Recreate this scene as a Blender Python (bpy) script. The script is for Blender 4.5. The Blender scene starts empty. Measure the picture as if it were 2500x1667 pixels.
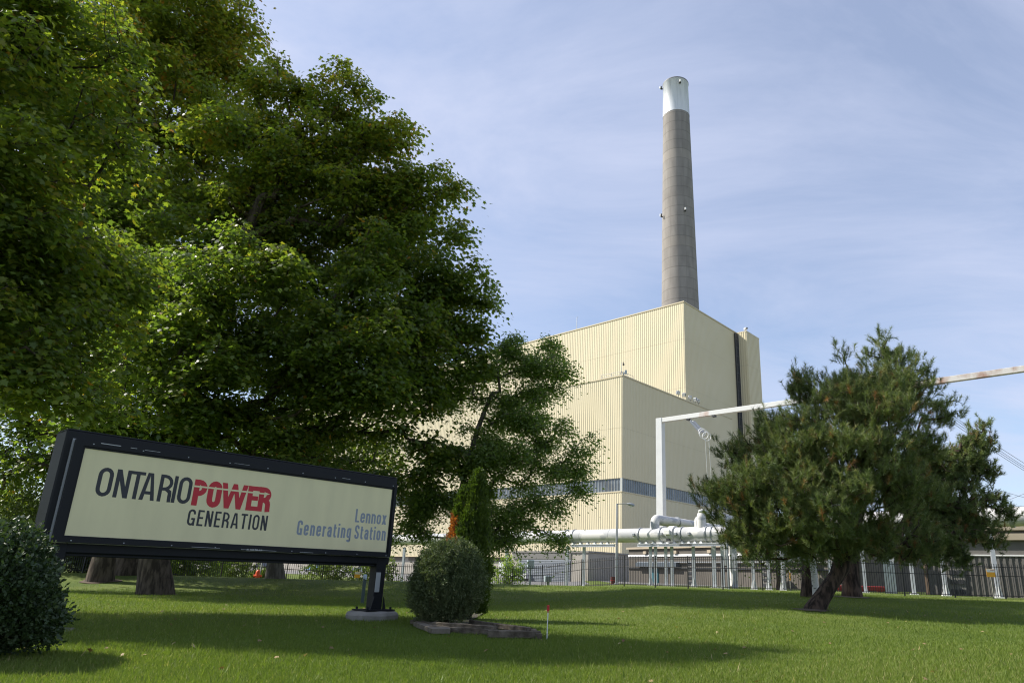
import bpy, math, random
import numpy as np
from mathutils import Vector, Matrix, Euler
R_ = math.radians
scene = bpy.context.scene
COL = scene.collection

# ------------------------------------------------------------------ camera
F_PX, PX, PY, W_PX, H_PX = 1657.0, 1395.0, 897.0, 2500.0, 1667.0
EYE = 1.05
ROLL = math.atan(.0285)
PITCH = math.atan(508.4 * math.cos(ROLL) / F_PX)
cd = bpy.data.cameras.new('camera')
cam = bpy.data.objects.new('camera', cd)
COL.objects.link(cam)
cam.location = (0, 0, EYE)
CR = Matrix.Rotation(math.pi / 2 + PITCH, 3, 'X') @ Matrix.Rotation(ROLL, 3, 'Z')
cam.rotation_euler = CR.to_euler()
cd.sensor_width = 36
cd.lens = 36 * F_PX / W_PX
cd.shift_x = -(PX - W_PX / 2) / W_PX
cd.shift_y = (PY - H_PX / 2) / W_PX
cd.clip_start = .1
cd.clip_end = 8000
scene.camera = cam

# ------------------------------------------------------------------ sky, sun, exposure
SUN_AZ, SUN_EL = -80.0, 43.0
wd = bpy.data.worlds.new('World')
scene.world = wd
wd.use_nodes = True
nt = wd.node_tree
for n in list(nt.nodes):
    nt.nodes.remove(n)
def NN(t, typ, **kw):
    n = t.nodes.new(typ)
    for k, v in kw.items():
        setattr(n, k, v)
    return n
wo = NN(nt, 'ShaderNodeOutputWorld')
bg = NN(nt, 'ShaderNodeBackground')
bg.inputs['Strength'].default_value = .105
sky = NN(nt, 'ShaderNodeTexSky', sky_type='NISHITA', sun_disc=False, sun_elevation=R_(SUN_EL),
         sun_rotation=R_(SUN_AZ % 360), altitude=100, air_density=1.0, dust_density=.8, ozone_density=2.6)
tc = NN(nt, 'ShaderNodeTexCoord')
sx = NN(nt, 'ShaderNodeSeparateXYZ')
nt.links.new(tc.outputs['Generated'], sx.inputs[0])
mz = NN(nt, 'ShaderNodeMath', operation='ADD'); mz.inputs[1].default_value = .12
nt.links.new(sx.outputs['Z'], mz.inputs[0])
dx = NN(nt, 'ShaderNodeMath', operation='DIVIDE'); dy = NN(nt, 'ShaderNodeMath', operation='DIVIDE')
nt.links.new(sx.outputs['X'], dx.inputs[0]); nt.links.new(mz.outputs[0], dx.inputs[1])
nt.links.new(sx.outputs['Y'], dy.inputs[0]); nt.links.new(mz.outputs[0], dy.inputs[1])
cx = NN(nt, 'ShaderNodeCombineXYZ')
nt.links.new(dx.outputs[0], cx.inputs[0]); nt.links.new(dy.outputs[0], cx.inputs[1])
mp = NN(nt, 'ShaderNodeMapping')
mp.inputs['Rotation'].default_value = (0, 0, R_(-58))
mp.inputs['Scale'].default_value = (.62, 1.15, 1)
mp.inputs['Location'].default_value = (3.1, 1.7, 0)
nt.links.new(cx.outputs[0], mp.inputs[0])
n1 = NN(nt, 'ShaderNodeTexNoise'); n1.inputs['Scale'].default_value = 1.7; n1.inputs['Detail'].default_value = 11
n1.inputs['Roughness'].default_value = .62; n1.inputs['Distortion'].default_value = .7
n2 = NN(nt, 'ShaderNodeTexNoise'); n2.inputs['Scale'].default_value = .55; n2.inputs['Detail'].default_value = 3
nt.links.new(mp.outputs[0], n1.inputs[0]); nt.links.new(mp.outputs[0], n2.inputs[0])
r1 = NN(nt, 'ShaderNodeMapRange'); r1.inputs[1].default_value = .36; r1.inputs[2].default_value = .70
r1.inputs[3].default_value = .40; r1.inputs[4].default_value = .88
nt.links.new(n1.outputs[0], r1.inputs[0])
r2 = NN(nt, 'ShaderNodeMapRange'); r2.inputs[1].default_value = .32; r2.inputs[2].default_value = .68
r2.inputs[3].default_value = .62; r2.inputs[4].default_value = 1.1
nt.links.new(n2.outputs[0], r2.inputs[0])
mu = NN(nt, 'ShaderNodeMath', operation='MULTIPLY', use_clamp=True)
nt.links.new(r1.outputs[0], mu.inputs[0]); nt.links.new(r2.outputs[0], mu.inputs[1])
mxs = NN(nt, 'ShaderNodeMixRGB')
mxs.inputs[2].default_value = (3.75, 4.05, 5.15, 1)
nt.links.new(mu.outputs[0], mxs.inputs[0]); nt.links.new(sky.outputs[0], mxs.inputs[1])
nt.links.new(mxs.outputs[0], bg.inputs['Color'])
nt.links.new(bg.outputs[0], wo.inputs[0])

sd = bpy.data.lights.new('sun', 'SUN')
sd.energy = 4.3; sd.angle = R_(.6); sd.color = (1, .945, .86)
sun = bpy.data.objects.new('sun', sd); COL.objects.link(sun)
sdir = Vector((math.sin(R_(SUN_AZ)) * math.cos(R_(SUN_EL)), math.cos(R_(SUN_AZ)) * math.cos(R_(SUN_EL)), math.sin(R_(SUN_EL))))
sun.rotation_euler = sdir.to_track_quat('Z', 'Y').to_euler()
scene.view_settings.view_transform = 'Standard'
scene.view_settings.look = 'None'
scene.view_settings.exposure = 0.86
scene.view_settings.gamma = 1
scene.cycles.max_bounces = 6
scene.cycles.transparent_max_bounces = 8
scene.cycles.transmission_bounces = 3
scene.cycles.diffuse_bounces = 3
scene.cycles.glossy_bounces = 2
scene.cycles.use_denoising = True
scene.cycles.filter_width = 1.15

# ------------------------------------------------------------------ rays through the photograph (used to work out real positions)
def ray(u, v):
    return CR @ Vector(((u - PX) / F_PX, -(v - PY) / F_PX, -1))
def at_y(u, v, Y):
    d = ray(u, v); return Vector((0, 0, EYE)) + d * (Y / d.y)
def at_z(u, v, z):
    d = ray(u, v); return Vector((0, 0, EYE)) + d * ((z - EYE) / d.z)
def at_d(u, v, D):
    d = ray(u, v); return Vector((0, 0, EYE)) + d * (D / math.hypot(d.x, d.y))
def ss(a, b, x):
    t = np.clip((x - a) / (b - a), 0, 1); return t * t * (3 - 2 * t)
def gz(x, y):
    """height of the ground"""
    x = np.asarray(x, float); y = np.asarray(y, float)
    left = -.17 * ss(18, 29, y) + .66 * ss(32, 41, y) - .74 * ss(41.5, 47, y) + .75 * ss(60, 130, y)
    right = .52 * ss(12, 38, y)
    left = left - .05 * ss(-8, -16, x) * ss(25, 45, y)
    w = ss(-3.0, 4.2, x)
    h = left * (1 - w) + right * w
    h = h + .03 * np.sin(x * .31 + 1.3) * np.cos(y * .27) * ss(8, 16, y) * (1 - ss(60, 90, y))
    return h
def on_ground(u, v, lo=4, hi=200):
    a, b = lo, hi
    prev = None
    for D in np.arange(lo, hi, .1):
        p = at_d(u, v, D)
        if p.z <= float(gz(p.x, p.y)):
            return p
    return at_d(u, v, hi)
def G(x, y): return float(gz(x, y))

# ------------------------------------------------------------------ materials
MATS = {}
def mat(name, col, rough=.6, metal=0, spec=.5, noise=0.0, nscale=4.0, col2=None, bump=0.0, bscale=40.0, ndetail=5, lo=.35, hi=.65, stretch=None):
    if name in MATS: return MATS[name]
    m = bpy.data.materials.new(name); m.use_nodes = True
    t = m.node_tree; b = t.nodes['Principled BSDF']
    b.inputs['Base Color'].default_value = (*col, 1); b.inputs['Roughness'].default_value = rough
    b.inputs['Metallic'].default_value = metal; b.inputs['Specular IOR Level'].default_value = spec
    tcn = NN(t, 'ShaderNodeTexCoord'); src = tcn.outputs['Object']
    if stretch:
        mpn = NN(t, 'ShaderNodeMapping'); mpn.inputs['Scale'].default_value = stretch
        t.links.new(src, mpn.inputs[0]); src = mpn.outputs[0]
    if col2 is None and noise:
        col2 = tuple(c * (1 - noise) for c in col)
    if col2 is not None:
        n = NN(t, 'ShaderNodeTexNoise'); n.inputs['Scale'].default_value = nscale; n.inputs['Detail'].default_value = ndetail
        t.links.new(src, n.inputs[0])
        r = NN(t, 'ShaderNodeMapRange'); r.inputs[1].default_value = lo; r.inputs[2].default_value = hi
        t.links.new(n.outputs[0], r.inputs[0])
        x = NN(t, 'ShaderNodeMixRGB'); x.inputs[1].default_value = (*col, 1); x.inputs[2].default_value = (*col2, 1)
        t.links.new(r.outputs[0], x.inputs[0]); t.links.new(x.outputs[0], b.inputs['Base Color'])
    if bump:
        n = NN(t, 'ShaderNodeTexNoise'); n.inputs['Scale'].default_value = bscale; n.inputs['Detail'].default_value = 4
        t.links.new(src, n.inputs[0])
        bu = NN(t, 'ShaderNodeBump'); bu.inputs['Strength'].default_value = bump; bu.inputs['Distance'].default_value = .02
        t.links.new(n.outputs[0], bu.inputs['Height']); t.links.new(bu.outputs[0], b.inputs['Normal'])
    MATS[name] = m
    return m

def leaf_mat(name, stops, rough=.42, trans=.35, spec=.5, transcol=1.5):
    m = bpy.data.materials.new(name); m.use_nodes = True
    t = m.node_tree; b = t.nodes['Principled BSDF']; out = t.nodes['Material Output']
    a = NN(t, 'ShaderNodeAttribute', attribute_name='tint')
    cr = NN(t, 'ShaderNodeValToRGB')
    els = cr.color_ramp.elements
    while len(els) < len(stops): els.new(.5)
    for e, (p, c) in zip(els, stops):
        e.position = p; e.color = (*c, 1)
    t.links.new(a.outputs['Fac'], cr.inputs[0]); t.links.new(cr.outputs[0], b.inputs['Base Color'])
    b.inputs['Roughness'].default_value = rough; b.inputs['Specular IOR Level'].default_value = spec
    tr = NN(t, 'ShaderNodeBsdfTranslucent')
    hs = NN(t, 'ShaderNodeMixRGB', blend_type='MULTIPLY'); hs.inputs[0].default_value = 1
    hs.inputs[2].default_value = (transcol * 1.05, transcol * 1.15, transcol * .45, 1)
    t.links.new(cr.outputs[0], hs.inputs[1]); t.links.new(hs.outputs[0], tr.inputs[0])
    mx = NN(t, 'ShaderNodeMixShader'); mx.inputs[0].default_value = trans
    t.links.new(b.outputs[0], mx.inputs[1]); t.links.new(tr.outputs[0], mx.inputs[2])
    t.links.new(mx.outputs[0], out.inputs[0])
    return m

# ------------------------------------------------------------------ mesh helpers
def link(o, parent=None):
    COL.objects.link(o)
    if parent is not None:
        o.parent = parent
    return o
def tag(o, label=None, cat=None, group=None, kind=None):
    if label: o['label'] = label
    if cat: o['category'] = cat
    if group: o['group'] = group
    if kind: o['kind'] = kind
    return o
def empty(name, loc=(0, 0, 0), rz=0, label=None, cat=None, group=None):
    o = bpy.data.objects.new(name, None); COL.objects.link(o)
    o.location = loc; o.rotation_euler = (0, 0, rz); o.empty_display_size = .3
    return tag(o, label, cat, group)
class MB:
    def __init__(s): s.v = []; s.f = []; s.sm = []
    def add(s, vs, fs, smooth=False):
        k = len(s.v); s.v += [tuple(p) for p in vs]; s.f += [tuple(i + k for i in f) for f in fs]; s.sm += [smooth] * len(fs)
        return s
    def box(s, c, size, rz=0, M=None):
        hx, hy, hz = [q / 2 for q in size]
        vs = [Vector((x, y, z)) for x in (-hx, hx) for y in (-hy, hy) for z in (-hz, hz)]
        if M is None: M = Matrix.Rotation(rz, 3, 'Z')
        vs = [M @ p + Vector(c) for p in vs]
        return s.add(vs, [(0, 1, 3, 2), (4, 6, 7, 5), (0, 4, 5, 1), (2, 3, 7, 6), (0, 2, 6, 4), (1, 5, 7, 3)])
    def bbox(s, c, size, bev=.02, rz=0, M=None):
        """box with chamfered edges"""
        hx, hy, hz = [q / 2 for q in size]; b = min(bev, hx * .9, hy * .9, hz * .9)
        if M is None: M = Matrix.Rotation(rz, 3, 'Z')
        idx = {}; vs = []
        for x in (-1, 1):
            for y in (-1, 1):
                for z in (-1, 1):
                    for a in range(3):
                        p = [x * (hx - (b if a != 0 else 0)), y * (hy - (b if a != 1 else 0)), z * (hz - (b if a != 2 else 0))]
                        idx[(x, y, z, a)] = len(vs); vs.append(M @ Vector(p) + Vector(c))
        fs = []
        for a in range(3):
            o1, o2 = [q for q in range(3) if q != a]
            for sg in (-1, 1):
                q = []
                for (p, r) in ((-1, -1), (1, -1), (1, 1), (-1, 1)):
                    k = [0, 0, 0]; k[a] = sg; k[o1] = p; k[o2] = r; q.append(idx[(*k, a)])
                fs.append(tuple(q))
            for p in (-1, 1):
                for r in (-1, 1):
                    k1 = [0, 0, 0]; k2 = [0, 0, 0]
                    k1[a] = -1; k2[a] = 1
                    for k in (k1, k2): k[o1] = p; k[o2] = r
                    fs.append((idx[(*k1, o1)], idx[(*k2, o1)], idx[(*k2, o2)], idx[(*k1, o2)]))
        for x in (-1, 1):
            for y in (-1, 1):
                for z in (-1, 1):
                    fs.append(tuple(idx[(x, y, z, a)] for a in range(3)))
        return s.add(vs, fs)
    def tube(s, pts, rad, n=8, caps=True, smooth=True):
        pts = [Vector(p) for p in pts]
        if not hasattr(rad, '__len__'): rad = [rad] * len(pts)
        vs = []; up = None
        for i, p in enumerate(pts):
            d = (pts[min(i + 1, len(pts) - 1)] - pts[max(i - 1, 0)])
            d = d.normalized() if d.length > 1e-9 else Vector((0, 0, 1))
            if up is None:
                up = Vector((0, 0, 1)) if abs(d.z) < .9 else Vector((1, 0, 0))
            a = d.cross(up).normalized(); b = a.cross(d).normalized(); up = b
            for k in range(n):
                t = 2 * math.pi * k / n
                vs.append(p + (a * math.cos(t) + b * math.sin(t)) * rad[i])
        fs = []
        for i in range(len(pts) - 1):
            for k in range(n):
                k2 = (k + 1) % n
                fs.append((i * n + k, i * n + k2, (i + 1) * n + k2, (i + 1) * n + k))
        s.add(vs, fs, smooth)
        if caps:
            s.add(vs[:n], [tuple(range(n))]); s.add(vs[-n:], [tuple(range(n))[::-1]])
        return s
    def prism(s, poly, z0, z1, M=None, T=Vector((0, 0, 0))):
        n = len(poly)
        vs = [Vector((p[0], p[1], z0)) for p in poly] + [Vector((p[0], p[1], z1)) for p in poly]
        if M is not None: vs = [M @ p for p in vs]
        vs = [p + T for p in vs]
        fs = [tuple(range(n))[::-1], tuple(range(n, 2 * n))]
        fs += [(i, (i + 1) % n, n + (i + 1) % n, n + i) for i in range(n)]
        return s.add(vs, fs)
    def build(s, name, m, parent=None, loc=(0, 0, 0), fix=True):
        me = bpy.data.meshes.new(name); me.from_pydata([tuple(v) for v in s.v], [], s.f); me.update()
        if any(s.sm): me.polygons.foreach_set('use_smooth', s.sm)
        if m: me.materials.append(m)
        o = bpy.data.objects.new(name, me); o.location = loc
        if fix:
            import bmesh
            bm = bmesh.new(); bm.from_mesh(me); bmesh.ops.recalc_face_normals(bm, faces=bm.faces); bm.to_mesh(me); bm.free()
        return link(o, parent)
def np_mesh(name, V, F, m, parent=None, tint=None, smooth=False):
    """V (n,3); F (k,c) equal-size polygons; tint per vertex"""
    me = bpy.data.meshes.new(name)
    n = len(V); k, c = F.shape
    me.vertices.add(n); me.vertices.foreach_set('co', np.ascontiguousarray(V, np.float32).ravel())
    me.loops.add(k * c); me.loops.foreach_set('vertex_index', np.ascontiguousarray(F, np.int32).ravel())
    me.polygons.add(k); me.polygons.foreach_set('loop_start', np.arange(0, k * c, c, dtype=np.int32))
    if smooth: me.polygons.foreach_set('use_smooth', np.ones(k, bool))
    me.update(calc_edges=True)
    if tint is not None:
        at = me.attributes.new('tint', 'FLOAT', 'POINT'); at.data.foreach_set('value', np.ascontiguousarray(tint, np.float32))
    me.materials.append(m)
    return link(bpy.data.objects.new(name, me), parent)
def copy_tree(o, parent=None):
    c = o.copy(); COL.objects.link(c)
    if parent is not None: c.parent = parent
    for ch in list(o.children): copy_tree(ch, c)
    return c

# ------------------------------------------------------------------ palette
M_cream = mat('cream_siding', (.665, .59, .40), .5, spec=.3, col2=(.635, .56, .37), nscale=.08)
M_flash = mat('flashing', (.55, .47, .30), .5)
M_seam = mat('panel_joint', (.46, .40, .27), .7)
M_glass = mat('band_glass', (.13, .155, .175), .18, spec=.7, noise=.55, nscale=.45)
M_mull = mat('mullion_paint', (.45, .46, .42), .5)
M_black = mat('black_paint', (.012, .013, .016), .55, spec=.22, bump=.04, bscale=60)
M_blackfence = mat('fence_paint', (.012, .012, .014), .5)
M_white = mat('white_steel', (.54, .56, .60), .45, noise=.12, nscale=3)
M_conc = mat('concrete', (.30, .285, .255), .9, noise=.35, nscale=3, bump=.4, bscale=30)
M_concwall = mat('concrete_wall', (.38, .35, .30), .9, noise=.16, nscale=.5, bump=.1, bscale=10)
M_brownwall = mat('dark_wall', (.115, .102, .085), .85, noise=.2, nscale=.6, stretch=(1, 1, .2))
M_dark = mat('dark_metal', (.03, .032, .036), .5)
M_grey = mat('grey_metal', (.30, .32, .34), .45, metal=.3)
M_bluegrey = mat('cabinet_paint', (.36, .43, .47), .5)
M_orange = mat('orange_paint', (.75, .09, .02), .5)
M_red = mat('red_paint', (.50, .02, .02), .45)
M_yellow = mat('yellow_paint', (.80, .36, .01), .5)
M_whitep = mat('white_paint', (.75, .75, .73), .5)
M_wood = mat('weathered_timber', (.155, .132, .10), .9, spec=.15, col2=(.07, .058, .042), nscale=7, bump=.6, bscale=22, stretch=(1, 1, 1))
M_tyre = mat('rubber', (.02, .02, .02), .8)
M_carglass = mat('car_glass', (.03, .035, .04), .08, spec=.8)

# pipe cladding: pale aluminium jacket with patchy bare metal
M_pipe = mat('pipe_jacket', (.60, .59, .57), .65, spec=.25, metal=0.0, col2=(.40, .41, .42), nscale=.9, lo=.5, hi=.56, ndetail=6, stretch=(.6, .6, 1.2))

# ------------------------------------------------------------------ ground
def ground_material(name, grass=True):
    m = bpy.data.materials.new(name); m.use_nodes = True
    t = m.node_tree; b = t.nodes['Principled BSDF']
    g = NN(t, 'ShaderNodeNewGeometry')
    a = NN(t, 'ShaderNodeTexNoise'); a.inputs['Scale'].default_value = .35; a.inputs['Detail'].default_value = 6
    c = NN(t, 'ShaderNodeTexNoise'); c.inputs['Scale'].default_value = 22; c.inputs['Detail'].default_value = 6
    t.links.new(g.outputs['Position'], a.inputs[0]); t.links.new(g.outputs['Position'], c.inputs[0])
    r = NN(t, 'ShaderNodeValToRGB'); r.color_ramp.elements[0].position = .35; r.color_ramp.elements[1].position = .65
    r.color_ramp.elements[0].color = (.085, .128, .024, 1); r.color_ramp.elements[1].color = (.138, .172, .038, 1)
    r2 = NN(t, 'ShaderNodeValToRGB'); r2.color_ramp.elements[0].position = .3; r2.color_ramp.elements[1].position = .7
    r2.color_ramp.elements[0].color = (.55, .55, .5, 1); r2.color_ramp.elements[1].color = (1.15, 1.15, 1.1, 1)
    mm = NN(t, 'ShaderNodeMixRGB', blend_type='MULTIPLY'); mm.inputs[0].default_value = 1
    t.links.new(a.outputs[0], r.inputs[0]); t.links.new(c.outputs[0], r2.inputs[0])
    t.links.new(r.outputs[0], mm.inputs[1]); t.links.new(r2.outputs[0], mm.inputs[2])
    t.links.new(mm.outputs[0], b.inputs['Base Color']); b.inputs['Roughness'].default_value = .9
    b.inputs['Specular IOR Level'].default_value = .15
    bu = NN(t, 'ShaderNodeBump'); bu.inputs['Strength'].default_value = .7; bu.inputs['Distance'].default_value = .05
    t.links.new(c.outputs[0], bu.inputs['Height']); t.links.new(bu.outputs[0], b.inputs['Normal'])
    return m
def axis(pieces):
    out = []
    for a, b, s in pieces: out += list(np.arange(a, b, s))
    return np.array(out + [pieces[-1][1]])
gx = axis([(-3000, -300, 300), (-300, -60, 20), (-60, -30, 2), (-30, 30, .5), (30, 60, 2), (60, 300, 20), (300, 3000, 300)])
gy = axis([(-300, -20, 40), (-20, 2, 2), (2, 50, .5), (50, 140, 3), (140, 400, 20), (400, 4000, 300)])
X, Y = np.meshgrid(gx, gy)
V = np.stack([X.ravel(), Y.ravel(), gz(X, Y).ravel()], 1)
ny, nx = X.shape
i = np.arange(ny - 1)[:, None] * nx + np.arange(nx - 1)[None, :]
Fq = np.stack([i, i + 1, i + nx + 1, i + nx], -1).reshape(-1, 4)
lawn = np_mesh('lawn', V, Fq, ground_material('lawn_ground'), smooth=True)
tag(lawn, kind='structure')

# paved yard beyond the lawn (concrete apron by the plant)
def sheet(name, poly, m, dz=.004, res=None, **kw):
    mb = MB(); vs = [(x, y, G(x, y) + dz) for x, y in poly]; mb.add(vs, [tuple(range(len(vs)))])
    o = mb.build(name, m); tag(o, kind='structure', **kw); return o
M_yard = mat('yard_asphalt', (.16, .155, .15), .9, noise=.25, nscale=.5)
# the yard is a gridded sheet that follows the ground
def grid_sheet(name, xs, ys, m, dz, mask=None):
    X, Y = np.meshgrid(xs, ys); V = np.stack([X.ravel(), Y.ravel(), gz(X, Y).ravel() + dz], 1)
    ny, nx = X.shape; i = np.arange(ny - 1)[:, None] * nx + np.arange(nx - 1)[None, :]
    F = np.stack([i, i + 1, i + nx + 1, i + nx], -1).reshape(-1, 4)
    if mask is not None:
        c = V[F].mean(1); F = F[mask(c[:, 0], c[:, 1])]
    o = np_mesh(name, V, F, m, smooth=True); tag(o, kind='structure'); return o
grid_sheet('yard_pavement', np.arange(-190, 150, 3.0), np.arange(62, 320, 3.0), M_yard, .02,
           lambda x, y: (y > 66 + np.maximum(0, -x) * .95))

# ------------------------------------------------------------------ the plant: frame of its own directions
r2d = Vector((.64812691, .76153234)); l2d = Vector((-.76153234, .64812691))
def PT(o, a, b, z):
    """point at a along the side face and b along the front face from corner o"""
    return Vector((o[0] + r2d.x * a + l2d.x * b, o[1] + r2d.y * a + l2d.y * b, z))
C1 = (10.6047, 134.5828); C2 = (29.04, 165.48)
def ribbed(mb, p0, p1, z0, z1, out, pitch, depth):
    """corrugated wall from p0 to p1 (2d), ribs standing out along 'out'"""
    p0 = Vector(p0); p1 = Vector(p1); L = (p1 - p0).length; d = (p1 - p0) / L; out = Vector(out)
    n = max(1, round(L / pitch)); P = L / n; prof = [(0, 0)]
    for k in range(n):
        b = k * P
        prof += [(b + P * .30, 0), (b + P * .42, depth), (b + P * .80, depth), (b + P * .92, 0)]
    prof.append((L, 0))
    vs = []
    for s, q in prof:
        p = p0 + d * s + out * q; vs += [(p.x, p.y, z0), (p.x, p.y, z1)]
    fs = [(2 * i, 2 * i + 2, 2 * i + 3, 2 * i + 1) for i in range(len(prof) - 1)]
    mb.add(vs, fs)
def wall_box(mb, o, a0, a1, b0, b1, z0, z1):
    vs = [PT(o, a, b, z) for a in (a0, a1) for b in (b0, b1) for z in (z0, z1)]
    mb.add(vs, [(0, 1, 3, 2), (4, 6, 7, 5), (0, 4, 5, 1), (2, 3, 7, 6), (0, 2, 6, 4), (1, 5, 7, 3)])
def p2(o, a, b):
    p = PT(o, a, b, 0); return (p.x, p.y)
nF = -r2d   # outward of the front (sunlit) face
nS = -l2d   # outward of the side (shaded) face

hall = empty('turbine_hall', PT(C1, 0, 0, 0), 0, 'lower cream ribbed metal hall with a strip of windows round its corner', 'building')
def under(root):
    """children are modelled in world coordinates"""
    return root
def W(o, root):
    o.parent = root; o.matrix_parent_inverse = Matrix.Translation(-Vector(root.location)) if root.rotation_euler.z == 0 else root.matrix_world.inverted()
    return o
LH = 235.0; RH = 48.2; TOP1 = 41.07
mb = MB()
def ribbed_levels(mb, a, b, levels, out, pitch, depth):
    for z0, z1 in levels: ribbed(mb, a, b, z0, z1, out, pitch, depth)
front_levels = [(4.70, 17.24), (19.86, 29.98), (30.01, TOP1 - .25)]
ribbed_levels(mb, p2(C1, 0, 0), p2(C1, 0, LH), front_levels, nF, .55, .055)
ribbed_levels(mb, p2(C1, 0, 0), p2(C1, RH, 0), front_levels, nS, .55, .055)
W(mb.build('siding', M_cream, None, fix=False), hall)
mb = MB(); wall_box(mb, C1, .10, RH - .1, .10, LH, 4.75, 17.2); wall_box(mb, C1, .10, RH - .1, .10, LH, 19.9, TOP1 - .3)
W(mb.build('inner_wall', M_seam), hall)
mb = MB(); wall_box(mb, C1, 1.2, RH - 1, 1.2, LH, 17.1, 20.0)
W(mb.build('window_recess', M_dark), hall)
mb = MB()
wall_box(mb, C1, -.16, RH + .05, -.16, LH, TOP1 - .26, TOP1)
wall_box(mb, C1, -.12, RH, -.12, LH, 17.06, 17.26)
wall_box(mb, C1, -.12, RH, -.12, LH, 4.58, 4.72)
mb2 = MB(); wall_box(mb2, C1, 1.0, RH - 1, 1.0, LH, TOP1 - .02, TOP1 + .05)
W(mb.build('flashing', M_flash), hall); W(mb2.build('roof', mat('roof_gravel', (.25, .24, .22), .9)), hall)
# window strip
for face, (A, B, out, L) in dict(front=(p2(C1, .25, .25), p2(C1, .25, LH), nF, LH), side=(p2(C1, .25, .25), p2(C1, RH, .25), nS, RH)).items():
    A = Vector(A); B = Vector(B); d = (B - A).normalized(); rot = math.atan2(d.y, d.x)
    g = MB(); c = (A + B) / 2; g.box((c.x, c.y, 18.55), ((B - A).length, .06, 2.6), rot)
    band = W(g.build('window_band', M_glass), hall)
    m = MB(); n = int(L / .8)
    for k in range(n + 1):
        p = A + d * (k * .8 + .02); w = .20 if k % 12 == 0 else .06
        q = p + out * .06
        m.box((q.x, q.y, 18.55), (w, .10, 2.6), rot)
    q = c + out * .06; m.box((q.x, q.y, 19.82), ((B - A).length, .12, .08), rot); m.box((q.x, q.y, 17.30), ((B - A).length, .12, .1), rot)
    mo = m.build('mullion', M_mull, band)
    # pale blinds and ducts standing behind some panes
p = PT(C1, .16, .16, 18.55)
mb = MB(); mb.box(p, (.42, .42, 2.6), math.atan2(r2d.y, r2d.x)); W(mb.build('corner_post', M_mull), hall)
# ground floor: concrete with louvres and roller doors
mb = MB(); wall_box(mb, C1, .6, RH, .6, LH, -.4, 4.6); W(mb.build('base_wall', M_concwall), hall)
mb = MB()
for b0 in np.arange(6, LH - 12, 12.5):
    wall_box(mb, C1, .42, .62, b0, b0 + 10.4, 3.7, 4.55)
W(mb.build('louvre', mat('louvre_brown', (.12, .10, .08), .7)), hall)
for b0 in (9.5, 27.5, 37.5, 56.0, 75.0, 94.0):
    mb = MB(); wall_box(mb, C1, .36, .58, b0, b0 + 6.2, 0.0, 3.55)
    for z in np.arange(.1, 3.5, .22): wall_box(mb, C1, .30, .40, b0, b0 + 6.2, z, z + .12)
    W(mb.build('roller_door', M_whitep if b0 > 20 else M_grey), hall)

# annex under the corner: concrete block with a lit front and a shaded side
annex = empty('concrete_annex', PT(C1, -12, 0, 0), 0, 'low concrete block at the foot of the hall corner, behind the grey lamp post', 'building')
AX = (2.9, 92.0)
mb = MB(); wall_box(mb, AX, 0, 30, 0, 14, -.3, 4.05); W(mb.build('wall', M_concwall), annex)
mb = MB(); wall_box(mb, AX, -.15, 30.1, -.15, 14.1, 4.05, 4.25); W(mb.build('roof', M_conc), annex)
mb = MB(); wall_box(mb, AX, -.06, .05, 2.9, 12.5, 0, 3.1)
for z in np.arange(.1, 3.0, .2): wall_box(mb, AX, -.12, -.02, 3.0, 12.4, z, z + .1)
W(mb.build('roller_door', M_grey), annex)
mb = MB(); wall_box(mb, AX, -.1, .02, 2.9, 13.6, 3.15, 3.9); W(mb.build('louvre', mat('louvre_grey', (.16, .155, .14), .6)), annex)
mb = MB(); mb.box(PT(AX, 17, -.05, 1.35), (1.1, .12, 2.4), math.atan2(r2d.y, r2d.x)); W(mb.build('door', mat('teal_door', (.04, .16, .20), .5)), annex)

# boiler house
boiler = empty('boiler_house', PT(C2, 0, 0, 0), 0, 'tall cream ribbed metal boiler house rising behind the lower hall', 'building')
TOP2 = 70.95
lv = [(38, 47.45), (47.48, 60.45), (60.48, TOP2 - .3)]
mb = MB()
ribbed_levels(mb, p2(C2, 0, 0), p2(C2, 0, 205), lv, nF, .64, .06)
ribbed_levels(mb, p2(C2, 0, 0), p2(C2, 29.8, 0), [(0, 38)] + lv, nS, .64, .06)
W(mb.build('siding', M_cream, None, fix=False), boiler)
mb = MB(); wall_box(mb, C2, .1, 37, .1, 205, 0, TOP2 - .4); W(mb.build('inner_wall', M_seam), boiler)
mb = MB(); wall_box(mb, C2, -.18, 29.85, -.18, 205, TOP2 - .3, TOP2); W(mb.build('flashing', M_flash), boiler)
mb = MB(); wall_box(mb, C2, 1, 37, 1, 204, TOP2 - .05, TOP2 + .1); W(mb.build('roof', MATS['roof_gravel']), boiler)
mb = MB(); lvt = [(0, 47.44), (47.49, 60.44), (60.49, TOP2 - .3)]
ribbed_levels(mb, p2(C2, 29.95, -3.13), p2(C2, 29.95, 6), lvt, nF, .7, .10)
ribbed_levels(mb, p2(C2, 29.95, -3.13), p2(C2, 38.2, -3.13), lvt, nS, .84, .14)
st = W(mb.build('stair_tower', M_cream, None, fix=False), boiler)
mb = MB(); wall_box(mb, C2, 30.05, 38.15, -3.03, 6, 0, TOP2 - .35); mb.build('inner_wall', M_seam, st).matrix_parent_inverse = st.matrix_world.inverted()
mb = MB(); wall_box(mb, C2, 29.85, 38.3, -3.23, 6, TOP2 - .3, TOP2 + .02); W(mb.build('tower_flashing', M_flash), boiler)
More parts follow.
